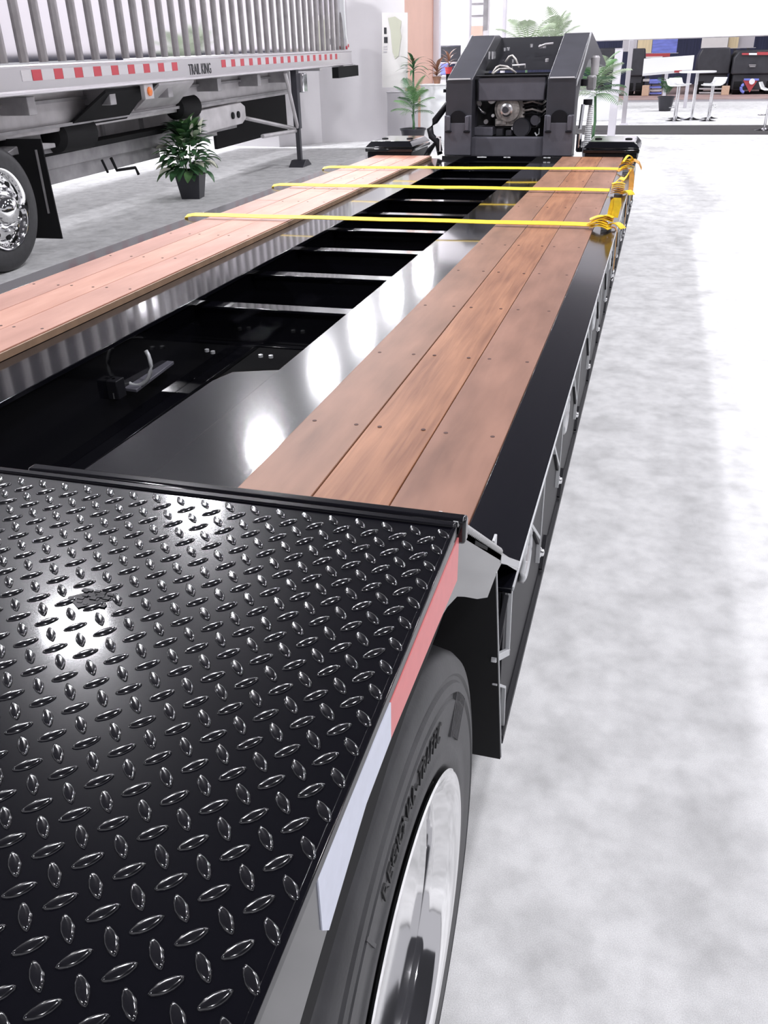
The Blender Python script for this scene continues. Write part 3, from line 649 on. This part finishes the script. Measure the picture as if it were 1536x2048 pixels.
# sub-frame
fb = dp(MB().box(-.55, -.40, -3, 8.6, .98, 1.34), 'frame_beam', 'framel', bevel=.01)
dp(MB().box(-.44, -.36, -3, 8.4, 1.02, 1.05).box(-.44, -.36, -3, 8.4, 1.24, 1.27), 'flange', 'frame', fb)
dp(MB().box(-1.9, -1.75, -3, 8.6, .98, 1.34), 'frame_beam', 'frame', bevel=.01)
for y in (.9, 2.3, 3.6, 5.0, 6.4, 7.6): dp(MB().box(-1.8, -.1, y, y + .12, 1.18, 1.33), 'frame_crossbar', 'frame', bevel=.006)
dp(MB().hexa([(-.42, 3.3, 1.05), (-.05, 3.3, 1.32), (-.05, 4.2, 1.32), (-.42, 4.4, 1.05)], [(-.44, 3.3, 1.08), (-.05, 3.3, 1.345), (-.05, 4.2, 1.345), (-.44, 4.4, 1.08)]), 'wing_plate', 'framel')
dp(MB().hexa([(-.42, 1.9, .98), (-.08, 2.2, 1.30), (-.08, 3.1, 1.30), (-.42, 3.1, .98)], [(-.44, 1.9, 1.0), (-.08, 2.2, 1.33), (-.08, 3.1, 1.33), (-.44, 3.1, 1.0)]), 'wing_plate', 'matte')
dp(MB().lathe([(1.75, .10), (1.80, .155), (2.35, .17), (2.40, .10)], (-.50, 0, .93), 'y', 20), 'air_spring', 'matte', smooth='auto')
dp(MB().lathe([(4.35, .08), (4.40, .13), (4.9, .14), (4.95, .08)], (-.45, 0, 1.02), 'y', 20), 'air_spring', 'matte', smooth='auto')
dp(MB().box(-.85, -.70, 1.0, 6.9, .60, .74), 'lower_frame', 'frame', bevel=.008)
dp(MB().box(-.86, -.60, 1.0, 5.2, .745, .80), 'walkway', 'matte')
dp(MB().box(-.80, -.74, .9, 4.4, .45, .60), 'lower_panel', 'frame', bevel=.004)
dp(MB().tube([(-.62, 3.0, .60), (-.60, 3.05, .46), (-.50, 3.3, .46), (-.48, 3.32, .38)], .018, 7).tube([(-.62, 2.8, .60), (-.60, 2.85, .46)], .014, 7), 'step', 'matte', smooth=True)
dp(MB().prism([(4.9, .68), (6.3, .70), (6.45, .76), (6.45, .92), (6.3, .98), (4.9, .96)], 'x', -.50, -.35), 'hanger', 'framel', bevel=.01)
for y in (5.95, 6.15): dp(MB().lathe([(0, .045), (.02, .045), (.022, .03)], (-.35, y, .83), 'x', 12), 'hanger_bolt', 'matte', smooth='auto')
dp(MB().box(-1.0, -.55, .3, 1.9, .78, .86).prism([(.6, .86), (1.0, .95), (1.5, .90), (1.5, .86)], 'x', -.5, -.3), 'suspension_arm', 'frame', bevel=.008)
dp(MB().box(-1.05, -1.0, -3, 6.8, .50, 1.34), 'belly_panel', 'framel')
for k in range(9): dp(MB().box(-1.0, -.97, -2.2 + k * .95, -2.14 + k * .95, .52, 1.32), 'belly_rib', 'frame')
# landing gear
dp(MB().box(-.12, -.02, 7.84, 7.96, .50, 1.35), 'landing_leg', 'goose', bevel=.006)
dp(MB().box(-.105, -.035, 7.86, 7.94, -.02, .55), 'landing_leg_tube', 'goose', bevel=.004)
dp(MB().prism([(7.68, -.065), (8.14, -.065), (8.06, -.02), (7.98, .03), (7.84, .03), (7.76, -.02)], 'x', -.20, .05), 'foot', 'goose', bevel=.006)
dp(MB().box(-.04, .06, 7.94, 8.14, 1.02, 1.30), 'gearbox', 'chrome', bevel=.02)
for a, b in (((-.06, 7.45, 1.32), (-.06, 7.86, .52)), ((-.9, 6.9, .80), (-.1, 7.86, .50)), ((-.1, 6.4, .52), (-.1, 7.86, .47))):
    dp(MB().tube([a, b], .03, 8), 'brace', 'framel', smooth='auto')
dp(MB().box(-1.25, -1.2, 7.2, 10.5, .26, 1.15), 'dark_panel', 'matte')
dp(MB().box(-.02, .10, 9.75, 11.05, 1.16, 1.335), 'front_flap', 'matte', bevel=.004)
dp(MB().box(-.6, .0, 9.0, 9.1, 1.30, 1.345).box(-.1, .06, 10.2, 11.0, 1.335, 1.35), 'flap_bracket', 'steel', bevel=.003)
# rear wheel with chrome rim, mud flap
rw = bpy.data.objects.new('wheel', None); C.objects.link(rw); rw.parent = DT; rw.location = (0, .13, .51)
tp = [(.045, .315), (.01, .33), (0, .36), (.002, .43), (.010, .47), (.03, .497), (.06, .51), (.22, .51), (.25, .497), (.27, .45), (.28, .38), (.25, .315)]
rw_t = MB().lathe([(-p, r) for p, r in tp], (0, 0, 0), 'x', 72, closed=True).build('tyre', M['rubber'], rw, smooth='auto', local=True)
rp = [(.045, .312), (.004, .325), (-.006, .33), (-.004, .318), (.008, .300), (.03, .290), (.04, .28), (.06, .272), (.02, .235), (.0, .19), (-.01, .14), (-.005, .12), (-.06, .11), (-.09, .08), (-.10, 0)]
MB().lathe([(-p, r) for p, r in rp], (0, 0, 0), 'x', 72).build('rim', M['alu'], rw, smooth='auto', local=True)
for k in range(10):
    a = 2 * PI * k / 10
    MB().lathe([(.0, .018), (.04, .018), (.05, .01)], (0, .165 * math.cos(a), .165 * math.sin(a)), 'x', 8).build('lug_nut', M['chrome'], rw, local=True)
    a += PI / 10
    MB().lathe([(-.03, .028), (.002, .028), (.004, .022)], (-.01, .222 * math.cos(a), .222 * math.sin(a)), 'x', 12).build('hand_hole', M['matte'], rw, local=True)
for k in range(34):
    a = 2 * PI * k / 34
    MB().lathe([(0, .009), (.008, .007), (.010, .003)], (-.012, .288 * math.cos(a), .288 * math.sin(a)), 'x', 6).build('bead', M['chrome'], rw, local=True, smooth=True)
dp(MB().hexa([(-.66, .90, .12), (-.03, .91, .12), (-.03, .925, .12), (-.66, .915, .12)], [(-.66, .90, .99), (-.05, .91, .99), (-.05, .925, .99), (-.66, .915, .99)]), 'mud_flap', 'matte')
dp(MB().hexa([(-.12, .895, .35), (-.105, .895, .35), (-.105, .91, .35), (-.12, .91, .35)], [(-.12, .895, .90), (-.105, .895, .90), (-.105, .91, .90), (-.12, .91, .90)]), 'flap_rib', 'frame')

# ================================================================== PLANTS
def leaf_mb(L_, W_, bend=.5, fold=.15, n=7, tipz=-.3):
    mb = MB(); vs = []; fs = []
    for i in range(n + 1):
        t = i / n; w_ = W_ * math.sin(PI * min(.98, t * .93 + .05)) ** .8 * (1 - .25 * t)
        a = bend * t * t; x = L_ * (t - .15 * t * t * bend); z = L_ * (.15 * t - .5 * bend * t * t)
        vs += [(x, -w_ / 2, z + fold * w_), (x, 0, z), (x, w_ / 2, z + fold * w_)]
    for i in range(n): fs += [(3 * i, 3 * i + 3, 3 * i + 4, 3 * i + 1), (3 * i + 1, 3 * i + 4, 3 * i + 5, 3 * i + 2)]
    return mb.add(vs, fs)
def pot(parent, r0, r1, h, m='pot', square=False):
    n = 4 if square else 24; z0 = parent.location.z
    prof = [(0, r0), (h * .9, r1 * .97), (h * .9, r1 * 1.04), (h, r1 * 1.05), (h, r1 * .95), (h * .88, r1 * .9), (h * .87, 0)]
    p = MB().lathe(prof, (0, 0, 0), 'z', n).build('pot', M[m], parent, local=True, smooth=False if square else 'auto')
    if square: p.rotation_euler = (0, 0, PI / 4 + .2)
    MB().lathe([(h * .88, r1 * .88), (h * .9, 0)], (0, 0, 0), 'z', 16).build('soil', M['soil'], parent, local=True)
def plc(me, mt, name, parent, loc, rz, ry, sc=1.0, rx=0):
    o = bpy.data.objects.new(name, me); C.objects.link(o); o.parent = parent; o.location = loc
    o.rotation_euler = Euler((rx, ry, rz), 'XYZ'); o.scale = (sc,) * 3
    return o
def lmesh(mb, mt, nm='leaf'):
    me = mb.mesh(nm); me.materials.append(M[mt])
    for p in me.polygons: p.use_smooth = True
    return me
PLY = thing('peace_lily', 'peace lily with dark leaves and white flowers in square black pot by the dump trailer', 'potted plant', (-5.75, 10.55, 0))
pot(PLY, .165, .235, .34, square=True)
LM = [lmesh(leaf_mb(.30, .15, .8), 'leaf'), lmesh(leaf_mb(.32, .16, .6), 'leafl'), lmesh(leaf_mb(.28, .14, 1.1), 'leaf'), lmesh(leaf_mb(.30, .13, 1.0), 'leafp')]
rr = random.Random(3)
for k in range(210):
    a = rr.uniform(0, 2 * PI); t = (k / 210) ** .85; rad = .36 * math.sin(PI * min(1, .30 + t * .60)) * rr.uniform(.3, 1.0)
    h = .33 + .50 * t
    q = rr.random(); me = LM[0] if q < .45 else LM[1] if q < .7 else LM[2] if q < .95 else LM[3]
    plc(me, None, 'leaf', PLY, (rad * math.cos(a) * .75, rad * math.sin(a) * .75, h), a + rr.uniform(-.4, .4), -1.15 * t + .25 + rr.uniform(-.3, .3), rr.uniform(.55, .9))
PM = lmesh(leaf_mb(.22, .10, .3, .5), 'petal', 'flower')
for (x, y, z, a, e) in ((.08, 0, .80, .4, -1.35), (.22, 0, .78, .2, -1.3), (-.04, 0, .76, 2.8, -1.0), (.13, -.05, .74, .3, -1.4), (-.18, -.2, .42, 3.5, .3), (.2, -.2, .44, 5.8, .2), (.28, -.1, .46, .1, .5), (-.12, -.28, .38, 4.2, .3), (-.25, -.05, .62, 3.2, .2)):
    plc(PM, None, 'flower', PLY, (x, y, z), a, e, .85)
stem = MB()
for k in range(14):
    a = k * .9; stem.tube([(.05 * math.cos(a), .05 * math.sin(a), .28), (.13 * math.cos(a), .13 * math.sin(a), .62)], .006, 5)
stem.build('stems', M['leafl'], PLY, local=True, kind='stuff')

def frond(L_, n=16, droop=.8, wd=.16, m='leafl'):
    mb = MB(); pts = []
    for i in range(n + 1):
        t = i / n; pts.append(Vector((L_ * t * (1 - .2 * droop * t), 0, L_ * (.35 * t - droop * .55 * t * t))))
    mb.tube(pts, [.006 * (1 - .7 * i / n) for i in range(n + 1)], 5)
    for i in range(2, n + 1):
        p = pts[i]; ll = wd * math.sin(PI * (.15 + .8 * i / n)) + .03
        for s_ in (-1, 1):
            tip = p + Vector((ll * .55, s_ * ll, -.35 * ll)); mid = (p + tip) / 2 + Vector((0, 0, .02)); b = Vector((.011, 0, 0))
            mb.add([p - b, p + b, mid + b, tip, mid - b], [(0, 1, 2, 4), (4, 2, 3)])
    return lmesh(mb, m, 'frond')
FM = {m: frond(.6, m=m) for m in ('leaf', 'leafl', 'leafp', 'bronze')}
def palm(loc, label, h, nf, size, mats, potm='pot', r=.18, trunk=.35, el=(-1.2, .1), seed=1):
    t = thing('potted_palm', label, 'potted plant', loc); rq = random.Random(seed)
    pot(t, r * .75, r, r * 1.4, potm)
    MB().tube([(0, 0, r), (.02, 0, r + trunk * .5), (-.01, 0, r + trunk)], [.03, .022, .02], 8).build('trunk', M['leaf'], t, local=True, smooth=True)
    for k in range(nf):
        a = k * 2.4; e = el[0] + (el[1] - el[0]) * (k / nf)
        plc(FM[mats[k % len(mats)]], None, 'frond', t, (0, 0, r + trunk + h * (1 - k / nf) * .5), a, e, size * rq.uniform(.85, 1.15))
    return t
palm((-4.55, 17.3, 0), 'green potted palm in black pot behind the left side box', .42, 15, .82, ['leafl', 'leaf', 'leafl'], r=.24, trunk=.34, seed=2)
pd = thing('bromeliad', 'tall dark leafed bromeliad behind the green potted palm', 'potted plant', (-4.66, 17.76, 0))
pot(pd, .08, .11, .20)
MB().tube([(0, 0, .2), (0, 0, 1.32)], .02, 8).build('stem', M['leaf'], pd, local=True, smooth=True)
BL = lmesh(leaf_mb(.42, .07, 1.3), 'leaf'); BR = lmesh(leaf_mb(.35, .07, .9), 'bronze')
for k in range(16): plc(BL, None, 'leaf', pd, (0, 0, 1.26 + .01 * k), k * 2.4, -.25 - .06 * k, rr.uniform(.8, 1.1))
for k in range(5): plc(BR, None, 'leaf', pd, (0, 0, 1.40), k * 1.3, -1.25, .5)

# plinths
PN = thing('plinth', 'white box plinth standing behind the left potted palm', 'plinth', (-4.35, 18.9, 0))
MB().box(-4.72, -4.12, 18.55, 19.2, 0, 1.03).build('plinth_body', M['wht'], PN, bevel=.006)
MB().box(-4.74, -4.10, 18.53, 19.22, 1.03, 1.05).build('plinth_top', M['wht'], PN, bevel=.004)
PG = thing('grey_plinth', 'grey box plinth beside the white one behind the palm', 'plinth', (-4.95, 18.4, 0))
MB().box(-5.25, -4.68, 17.95, 18.2, 0, .93).build('plinth_body', M['wallg'], PG, bevel=.006)
MB().box(-5.26, -4.67, 17.94, 18.21, .93, .945).build('plinth_top', M['wallg'], PG, bevel=.004)
bp = thing('bromeliad', 'brown leafed plant standing on the white plinth', 'potted plant', (-4.45, 18.85, 1.05))
pot(bp, .06, .09, .13, 'bronze')
for k in range(14): plc(BR, None, 'leaf', bp, (0, 0, .12 + .012 * k), k * 2.4, -.35 - .06 * k, rr.uniform(.9, 1.2))
# poster on the left wall
PO = thing('wall_poster', 'white standing poster with a sage green figure print on the left wall', 'poster', (-5.4, 18.0, 1.0))
def quad_at(us, vs, Y, th, name, m, parent):
    a, b, c, d = at(us[0], vs[1], Y), at(us[1], vs[1], Y), at(us[1], vs[0], Y), at(us[0], vs[0], Y)
    return MB().add([a, b, c, d] + [p + Vector((0, th, 0)) for p in (a, b, c, d)], [(0, 1, 2, 3), (7, 6, 5, 4), (0, 4, 5, 1), (1, 5, 6, 2), (2, 6, 7, 3), (3, 7, 4, 0)]).build(name, M[m], parent)
quad_at((764, 815), (25, 175), 17.9, .02, 'poster_board', 'paper', PO)
fig = [(776, 36), (790, 33), (803, 42), (800, 60), (803, 72), (800, 90), (797, 112), (790, 118), (785, 104), (783, 85), (781, 60)]
MB().add([at(u, v_, 17.885) for u, v_ in fig], [tuple(range(len(fig)))]).build('figure_print', M['sage'], PO)
for v0, v1, u0, u1 in ((55, 68, 768, 773), (74, 86, 768, 775), (92, 94, 767, 774), (97, 99, 767, 775), (103, 105, 767, 774)):
    quad_at((u0, u1), (v0, v1), 17.888, .002, 'printed_mark', 'wallg' if v0 > 90 else 'ink', PO)

# ================================================================== BACKGROUND BOOTHS
def box_at(u0, u1, v0, v1, Y, dep, z=None):
    a, b = at(u0, (v0 + v1) / 2, Y), at(u1, (v0 + v1) / 2, Y); um = (u0 + u1) / 2
    zt, zb = at(um, v0, Y).z, at(um, v1, Y).z
    if z is not None: zb = z
    return MB().box(a.x, b.x, Y, Y + dep, zb, zt)
# columns
for (u0, u1, Y, lab) in ((866, 878, 20.2, 'white booth column next to the warm-lit wall'), (921, 938, 21.0, 'white booth column left of the gooseneck top'), (1001, 1008, 23.0, 'thin grey booth column above the gooseneck')):
    t = thing('booth_column', lab, 'column', at(u0, 200, Y).xy.to_3d() if False else (at(u0, 200, Y).x, Y, 0))
    a, b = at(u0, 120, Y), at(u1, 120, Y)
    MB().box(a.x, b.x, Y, Y + .18, 0, 3.6).build('shaft', M['post'], t, bevel=.01)
    MB().box(a.x - .02, b.x + .02, Y - .02, Y + .2, 0, .06).build('base', M['post'], t, bevel=.01)
t = thing('display_shelf_panel', 'tall photo panel with orange picture left above the gooseneck', 'display', (at(955, 60, 21.5).x, 21.5, 0))
box_at(939, 978, -40, 130, 21.6, .06, 0).build('board', M['wall'], t)
box_at(941, 965, 52, 95, 21.585, .02).build('orange_picture', M['peach'], t)
box_at(943, 966, 30, 33, 21.585, .02).build('shelf_line', M['frame'], t)
box_at(943, 966, 6, 9, 21.585, .02).build('shelf_line', M['frame'], t)
box_at(967, 976, -40, 60, 21.58, .03).build('side_post', M['frame'], t)
# hanging white header board, lower edge a little above eye height
HB = thing('header_board', 'huge plain white overhead board hanging across the booth backs', 'sign', (-1, 25, 1.75))
MB().hexa([(-6.3, 27.0, 1.775), (5.6, 22.4, 1.785), (5.6, 22.5, 1.785), (-6.3, 27.1, 1.775)], [(-6.3, 27.0, 5.5), (5.6, 22.4, 5.5), (5.6, 22.5, 5.5), (-6.3, 27.1, 5.5)]).build('board', M['header'], HB)
MB().hexa([(-6.3, 26.99, 1.765), (5.6, 22.39, 1.775), (5.6, 22.45, 1.775), (-6.3, 27.05, 1.765)], [(-6.3, 26.99, 1.785), (5.6, 22.39, 1.795), (5.6, 22.45, 1.795), (-6.3, 27.05, 1.785)]).build('lower_edge', M['frame'], HB)
# white post near the right side box
wp = thing('sign_post', 'square white post standing right of the gooseneck', 'post', (-.84, 19.46, 0))
MB().box(-1.02, -.87, 19.46, 19.62, 0, 1.59).build('shaft', M['post'], wp, bevel=.012)
MB().box(-1.05, -.84, 19.43, 19.65, 0, .03).build('foot_plate', M['post'], wp, bevel=.006)
MB().box(-1.025, -.865, 19.455, 19.625, 1.59, 1.60).build('cap', M['post'], wp, bevel=.004)
wp2 = thing('sign_post', 'grey square post hidden half behind the white post', 'post', (-.70, 20.3, 0))
MB().box(-.90, -.80, 22.8, 22.95, 0, 1.76).build('shaft', M['wallg'], wp2, bevel=.01)
MB().box(-.94, -.76, 22.76, 22.99, 0, .03).build('foot_plate', M['post'], wp2, bevel=.006)
# charcoal runner
rn = tag(MB().box(-4.5, 14, 20.15, 22.6, .0, .006).build('carpet_runner', M['runner'], None), 'charcoal carpet strip crossing the white floor beyond the gooseneck', 'carpet')
# stage of the far booth
st = thing('stage', 'low pinkish stage under the dark machines at the far booth', 'stage', (2, 33, 0))
MB().box(-2.6, 12, 32.6, 44, 0, .07).build('stage_riser', M['wallg'], st)
MB().box(-2.6, 12, 32.58, 44, .07, .10).build('stage_floor', M['pink'], st)
MB().box(-2.0, 12, 33.6, 44, .10, .14).build('stage_step', M['pink'], st)

def stool(x, y, rz, label, grp='white bar stools round the tall table'):
    t = thing('bar_stool', label, 'stool', (x, y, 0), (0, 0, rz), grp)
    MB().lathe([(0, .20), (.008, .20), (.025, .10), (.05, .035), (.06, .028)], (0, 0, 0), 'z', 28).build('base', M['chrome'], t, local=True, smooth='auto')
    MB().tube([(0, 0, .05), (0, 0, .40), (0, 0, .402), (0, 0, .76)], [.026, .026, .018, .018], 12).build('column', M['chrome'], t, local=True, smooth='auto')
    MB().tube([(.0, 0, .30), (.10, .09, .30), (.17, 0, .30), (.10, -.09, .30), (0, 0, .30)], .009, 6).build('footrest', M['chrome'], t, local=True, smooth=True)
    pr = [(-.19, .775), (-.10, .765), (.10, .765), (.17, .79), (.21, .86), (.235, .92), (.22, .925), (.19, .875), (.155, .815), (.09, .79), (-.10, .79), (-.19, .80)]
    MB().prism(pr, 'y', -.19, .19).build('seat', M['wht'], t, local=True, bevel=.008)
    return t
tb = thing('bar_table', 'tall white bar table between the white bar stools', 'table', (.72, 24.35, 0))
MB().lathe([(0, .27), (.01, .27), (.03, .12), (.06, .045)], (.72, 24.35, 0), 'z', 32).build('base', M['chrome'], tb, smooth='auto')
MB().tube([(.72, 24.35, .04), (.72, 24.35, 1.04)], .04, 16).build('pole', M['chrome'], tb, smooth='auto')
MB().lathe([(1.04, .40), (1.045, .43), (1.075, .43), (1.08, .41)], (.72, 24.35, 0), 'z', 40).build('table_top', M['wht'], tb, smooth='auto')
stool(.30, 24.0, 2.6, 'front left white bar stool, low back turned to the left')
stool(.36, 24.8, 2.2, 'rear left white bar stool, beside the dark plant pot')
stool(1.08, 23.95, .5, 'front right white bar stool, low back turned to the right')
stool(1.16, 24.8, .9, 'rear right white bar stool at the tall white table')
stool(2.12, 21.2, 2.9, 'lone white bar stool cut off by the right picture edge', None)
pp = thing('potted_plant', 'small plant in a black pot beside the bar stools', 'potted plant', (.07, 27.9, 0))
pot(pp, .16, .23, .38)
for k in range(14): plc(FM['leaf'], None, 'frond', pp, (0, 0, .38 + .03 * k), k * 2.4, -1.0 + .05 * k, .65)
# white display counter
ct = thing('display_counter', 'large white tilted display board on legs behind the bar table', 'display', (.2, 29.5, 0))
q = [at(1285, 147, 29), at(1385, 138, 29), at(1389, 110, 30.2), at(1288, 117, 30.2)]
MB().hexa([p + Vector((0, .04, -.07)) for p in q], q).build('board', M['wht'], ct, bevel=.01)
for u in (1333, 1378): a = at(u, 150, 29.4); MB().box(a.x - .05, a.x + .05, 29.4, 29.5, 0, a.z + .08).build('leg', M['post'], ct, bevel=.008)
a, b = at(1348, 147, 28.97), at(1364, 140, 28.97)
MB().box(a.x, b.x, 28.975, 28.985, a.z + .02, b.z - .01).build('red_mark', M['redb'], ct)
# dark machines and banners on the far stage
def machine(label, u0, u1, vt, vb, Y, dep, extras, loc=None):
    a = at((u0 + u1) / 2, vb, Y); t = thing('display_machine', label, 'machine', (a.x, Y, .14))
    x0, x1 = at(u0, 150, Y).x, at(u1, 150, Y).x; zt = at((u0 + u1) / 2, vt, Y).z
    w_ = x1 - x0
    MB().prism([(x0, .75), (x1, .75), (x1, zt * .8), (x1 - w_ * .08, zt), (x0 + w_ * .10, zt), (x0, zt * .85)], 'y', Y, Y + dep).build('body', M['dark'], t, bevel=.04)
    MB().box(x0 + w_ * .05, x1 - w_ * .05, Y + .1, Y + dep, .28, .75).build('chassis', M['dark'], t, bevel=.02)
    for fx in (.16, .84):
        for yy_ in (Y + .35, Y + dep - .4):
            MB().lathe([(-.14, .2), (-.12, .28), (.12, .28), (.14, .2)], (x0 + w_ * fx, yy_, .42), 'x', 20).build('wheel', M['matte'], t, smooth='auto')
    return t, x0, x1, zt
machine('slim dark machine standing just right of the white post', 1256, 1286, 97, 192, 33.9, 1.6, None)
mt, x0, x1, zt = machine('wide dark machine behind the tall bar table', 1392, 1458, 96, 192, 34.5, 2.5, None)
for v_ in (176, 184):
    quad_at((1398, 1445), (v_, v_ + 3), 34.35, .05, 'slat', 'framel', mt)
mt, x0, x1, zt = machine('large dark machine with red triangle emblem at the right picture edge', 1463, 1560, 100, 194, 33.9, 2.5, None)
tri = [(1486, 160), (1516, 160), (1499, 185)]
MB().add([at(u, v_, 33.80) for u, v_ in tri] + [at(u, v_, 33.86) for u, v_ in tri], [(0, 1, 2), (5, 4, 3), (0, 3, 4, 1), (1, 4, 5, 2), (2, 5, 3, 0)]).build('red_triangle_emblem', M['redb'], mt)
MB().lathe([(0, .09), (.03, .09)], tuple(at(1504, 163, 33.74)), 'y', 14).build('white_emblem_dot', M['wht'], mt)
arc = [at(1489 + 7 * math.cos(t_), 177 + 8 * math.sin(t_), 33.78) for t_ in [PI * .55 + i * PI * .9 / 8 for i in range(9)]]
MB().tube(arc, .05, 6).build('blue_emblem_arc', M['blue'], mt, smooth=True)
quad_at((1488, 1518), (157, 161), 33.78, .03, 'blue_emblem_bar', 'blue', mt)
quad_at((1484, 1502), (106, 110), 33.84, .05, 'red_stripe', 'redb', mt); quad_at((1498, 1514), (106, 110), 33.80, .05, 'white_stripe', 'wht', mt); quad_at((1514, 1548), (104, 110), 33.84, .05, 'red_stripe', 'redb', mt)
quad_at((1498, 1512), (129, 131), 33.84, .03, 'grey_mark', 'frame', mt); quad_at((1499, 1511), (132, 134), 33.84, .03, 'grey_mark', 'frame', mt)
# timber blocks and blue stands between the machines
for u0, u1, v0, v1, lab in ((1284, 1298, 171, 187, 'tan timber block left of the blue racks'), (1444, 1459, 172, 187, 'tan timber block under the wide dark machine')):
    tag(box_at(u0, u1, v0, v1, 33.7, .3, .142).build('timber_block', M['tan'], None, bevel=.01), lab, 'block', 'tan blocks on the stage')
br = thing('blue_rack', 'low blue rack on the far stage left of the small plant', 'rack', (at(1310, 190, 33.8).x, 33.8, .14))
box_at(1299, 1322, 159, 167, 34.0, .6).build('shelf_box', M['blue'], br, bevel=.01)
for v_ in (173, 179, 185): box_at(1299, 1323, v_, v_ + 3.5, 34.0, .5).build('shelf', M['blue'] if v_ != 179 else M['framel'], br, bevel=.005)
box_at(1286, 1299, 158, 163, 34.0, .4).build('top_bar', M['framel'], br, bevel=.005)
for u in (1301, 1321): box_at(u, u + 2, 165, 192, 34.2, .1, .142).build('upright', M['dark'], br)
# banners on the far curtain
def banner(lab, u0, u1, v0, v1, Y, m, name='hanging_banner'):
    t = thing(name, lab, 'banner', (at((u0 + u1) / 2, 100, Y).x, Y, at(u0, v1, Y).z))
    box_at(u0, u1, v0 - 45, v1, Y, .03).build('cloth', M[m], t)
    box_at(u0 + .4, u1 - .4, v1 - 1, v1, Y - .02, .07).build('hem_bar', M['framel'], t)
    a = at((u0 + u1) / 2, 100, Y); MB().box(a.x - .05, a.x + .05, Y + .04, Y + .12, .141, 2.6).build('pole', M['dark'], t)
banner('pale banner just right of the white post', 1247, 1276, 84, 103, 40, 'wallg')
banner('cream striped banner left of the blue banner', 1277, 1306, 83, 107, 40, 'cream')
banner('bright blue banner above the white display board', 1307, 1357, 80, 107, 40, 'blue')
banner('white banner with red lettering band high on the dark curtain', 1406, 1459, 78, 96, 40, 'paper')
banner('cream banner beside the white one at the right', 1460, 1480, 76, 97, 40.1, 'cream')
banner('pale striped banner at the far right', 1480, 1512, 74, 96, 40.2, 'wallg')
_a = at(1300, 110, 38.1)
bb = thing('red_sign_strip', 'red strip sign below the cream and blue banners', 'sign', (at(1310, 112, 38).x, 38, 1.2))
box_at(1278, 1340, 107, 114, 38, .05).build('strip', M['redb'], bb)
MB().box(_a.x - .05, _a.x + .05, 38.06, 38.16, .141, _a.z).build('pole', M['dark'], bb)
box_at(1288, 1325, 113, 116, 37.95, .05).build('lower_band', M['paper'], bb)
# left gap behind the gooseneck : dark fascia, blue booth, table with red pot
lf_ = thing('booth_fascia', 'dark fascia strip seen left of the gooseneck', 'booth', (at(898, 110, 26).x, 26, 1.2))
box_at(874, 925, 93, 124, 28, .4).build('fascia', M['dark'], lf_, bevel=.01)
box_at(874, 925, 124, 127, 27.9, .5).build('fascia_edge', M['framel'], lf_)
box_at(915, 923, 124, 140, 28.1, .15, 0).build('fascia_leg', M['post'], lf_)
bx = thing('booth_counter', 'white and pale blue booth counter left of the gooseneck', 'counter', (at(895, 240, 22).x, 22.2, 0))
box_at(876, 915, 152, 158, 22.2, .8).build('counter_top', M['frame'], bx, bevel=.01)
box_at(878, 912, 158, 235, 22.3, .6, 0).build('counter_body', M['wht'], bx, bevel=.01)
bs = thing('blue_screen', 'pale blue panel above the booth counter', 'panel', (at(886, 140, 27).x, 27, 0))
box_at(876, 896, 127, 150, 27.0, .1).build('panel', M['blue'], bs, bevel=.01)
box_at(884, 888, 150, 160, 27.02, .08, 0).build('stand', M['post'], bs)
rp_ = at(896, 155, 22.4)
rpt = thing('bromeliad', 'brown leafed plant in a red pot on the booth counter', 'potted plant', (rp_.x, 22.45, at(895, 152, 22.4).z))
pot(rpt, .06, .09, .19, 'redpot')
for k in range(18): plc(BR, None, 'leaf', rpt, (0, 0, .18 + .012 * k), k * 2.4, -.15 - .06 * k, rr.uniform(.7, .95))
# palms behind the gooseneck
palm((-2.42, 17.2, 0), 'pale palm whose frond tips rise above the left of the gooseneck', .3, 9, 1.15, ['leafp'], trunk=1.35, el=(-.9, -.3), seed=5)
palm((-2.10, 18.7, 0), 'pale palm with upright fronds above the gooseneck top', .3, 10, 1.0, ['leafp'], trunk=1.45, el=(-1.35, -.6), seed=8)
palm((-1.05, 15.6, 0), 'bushy green palm between the gooseneck and the white post', .5, 20, 1.0, ['leafl', 'leaf', 'leafp'], trunk=.75, el=(-1.0, .25), seed=4)
wc = thing('low_counter', 'low white counter behind the palm by the white post', 'counter', (-1.6, 24, 0))
MB().box(-2.6, -1.1, 24.2, 24.8, 0, .62).build('counter_body', M['wht'], wc, bevel=.01)
MB().box(-2.65, -1.05, 24.15, 24.85, .62, .66).build('counter_top', M['wht'], wc, bevel=.006)
dm = thing('display_machine', 'dark machine seen behind the palm and the white post', 'machine', (at(1215, 130, 30).x, 33.9, .14))
box_at(1185, 1238, 96, 172, 33.9, 1.2, .75).build('body', M['dark'], dm, bevel=.05)
box_at(1190, 1235, 172, 180, 34, 1.0).build('chassis', M['dark'], dm, bevel=.02)
for u in (1196, 1228): MB().lathe([(-.14, .2), (-.12, .28), (.12, .28), (.14, .2)], (at(u, 180, 34).x, 34.3, .42), 'x', 20).build('wheel', M['matte'], dm, smooth='auto')
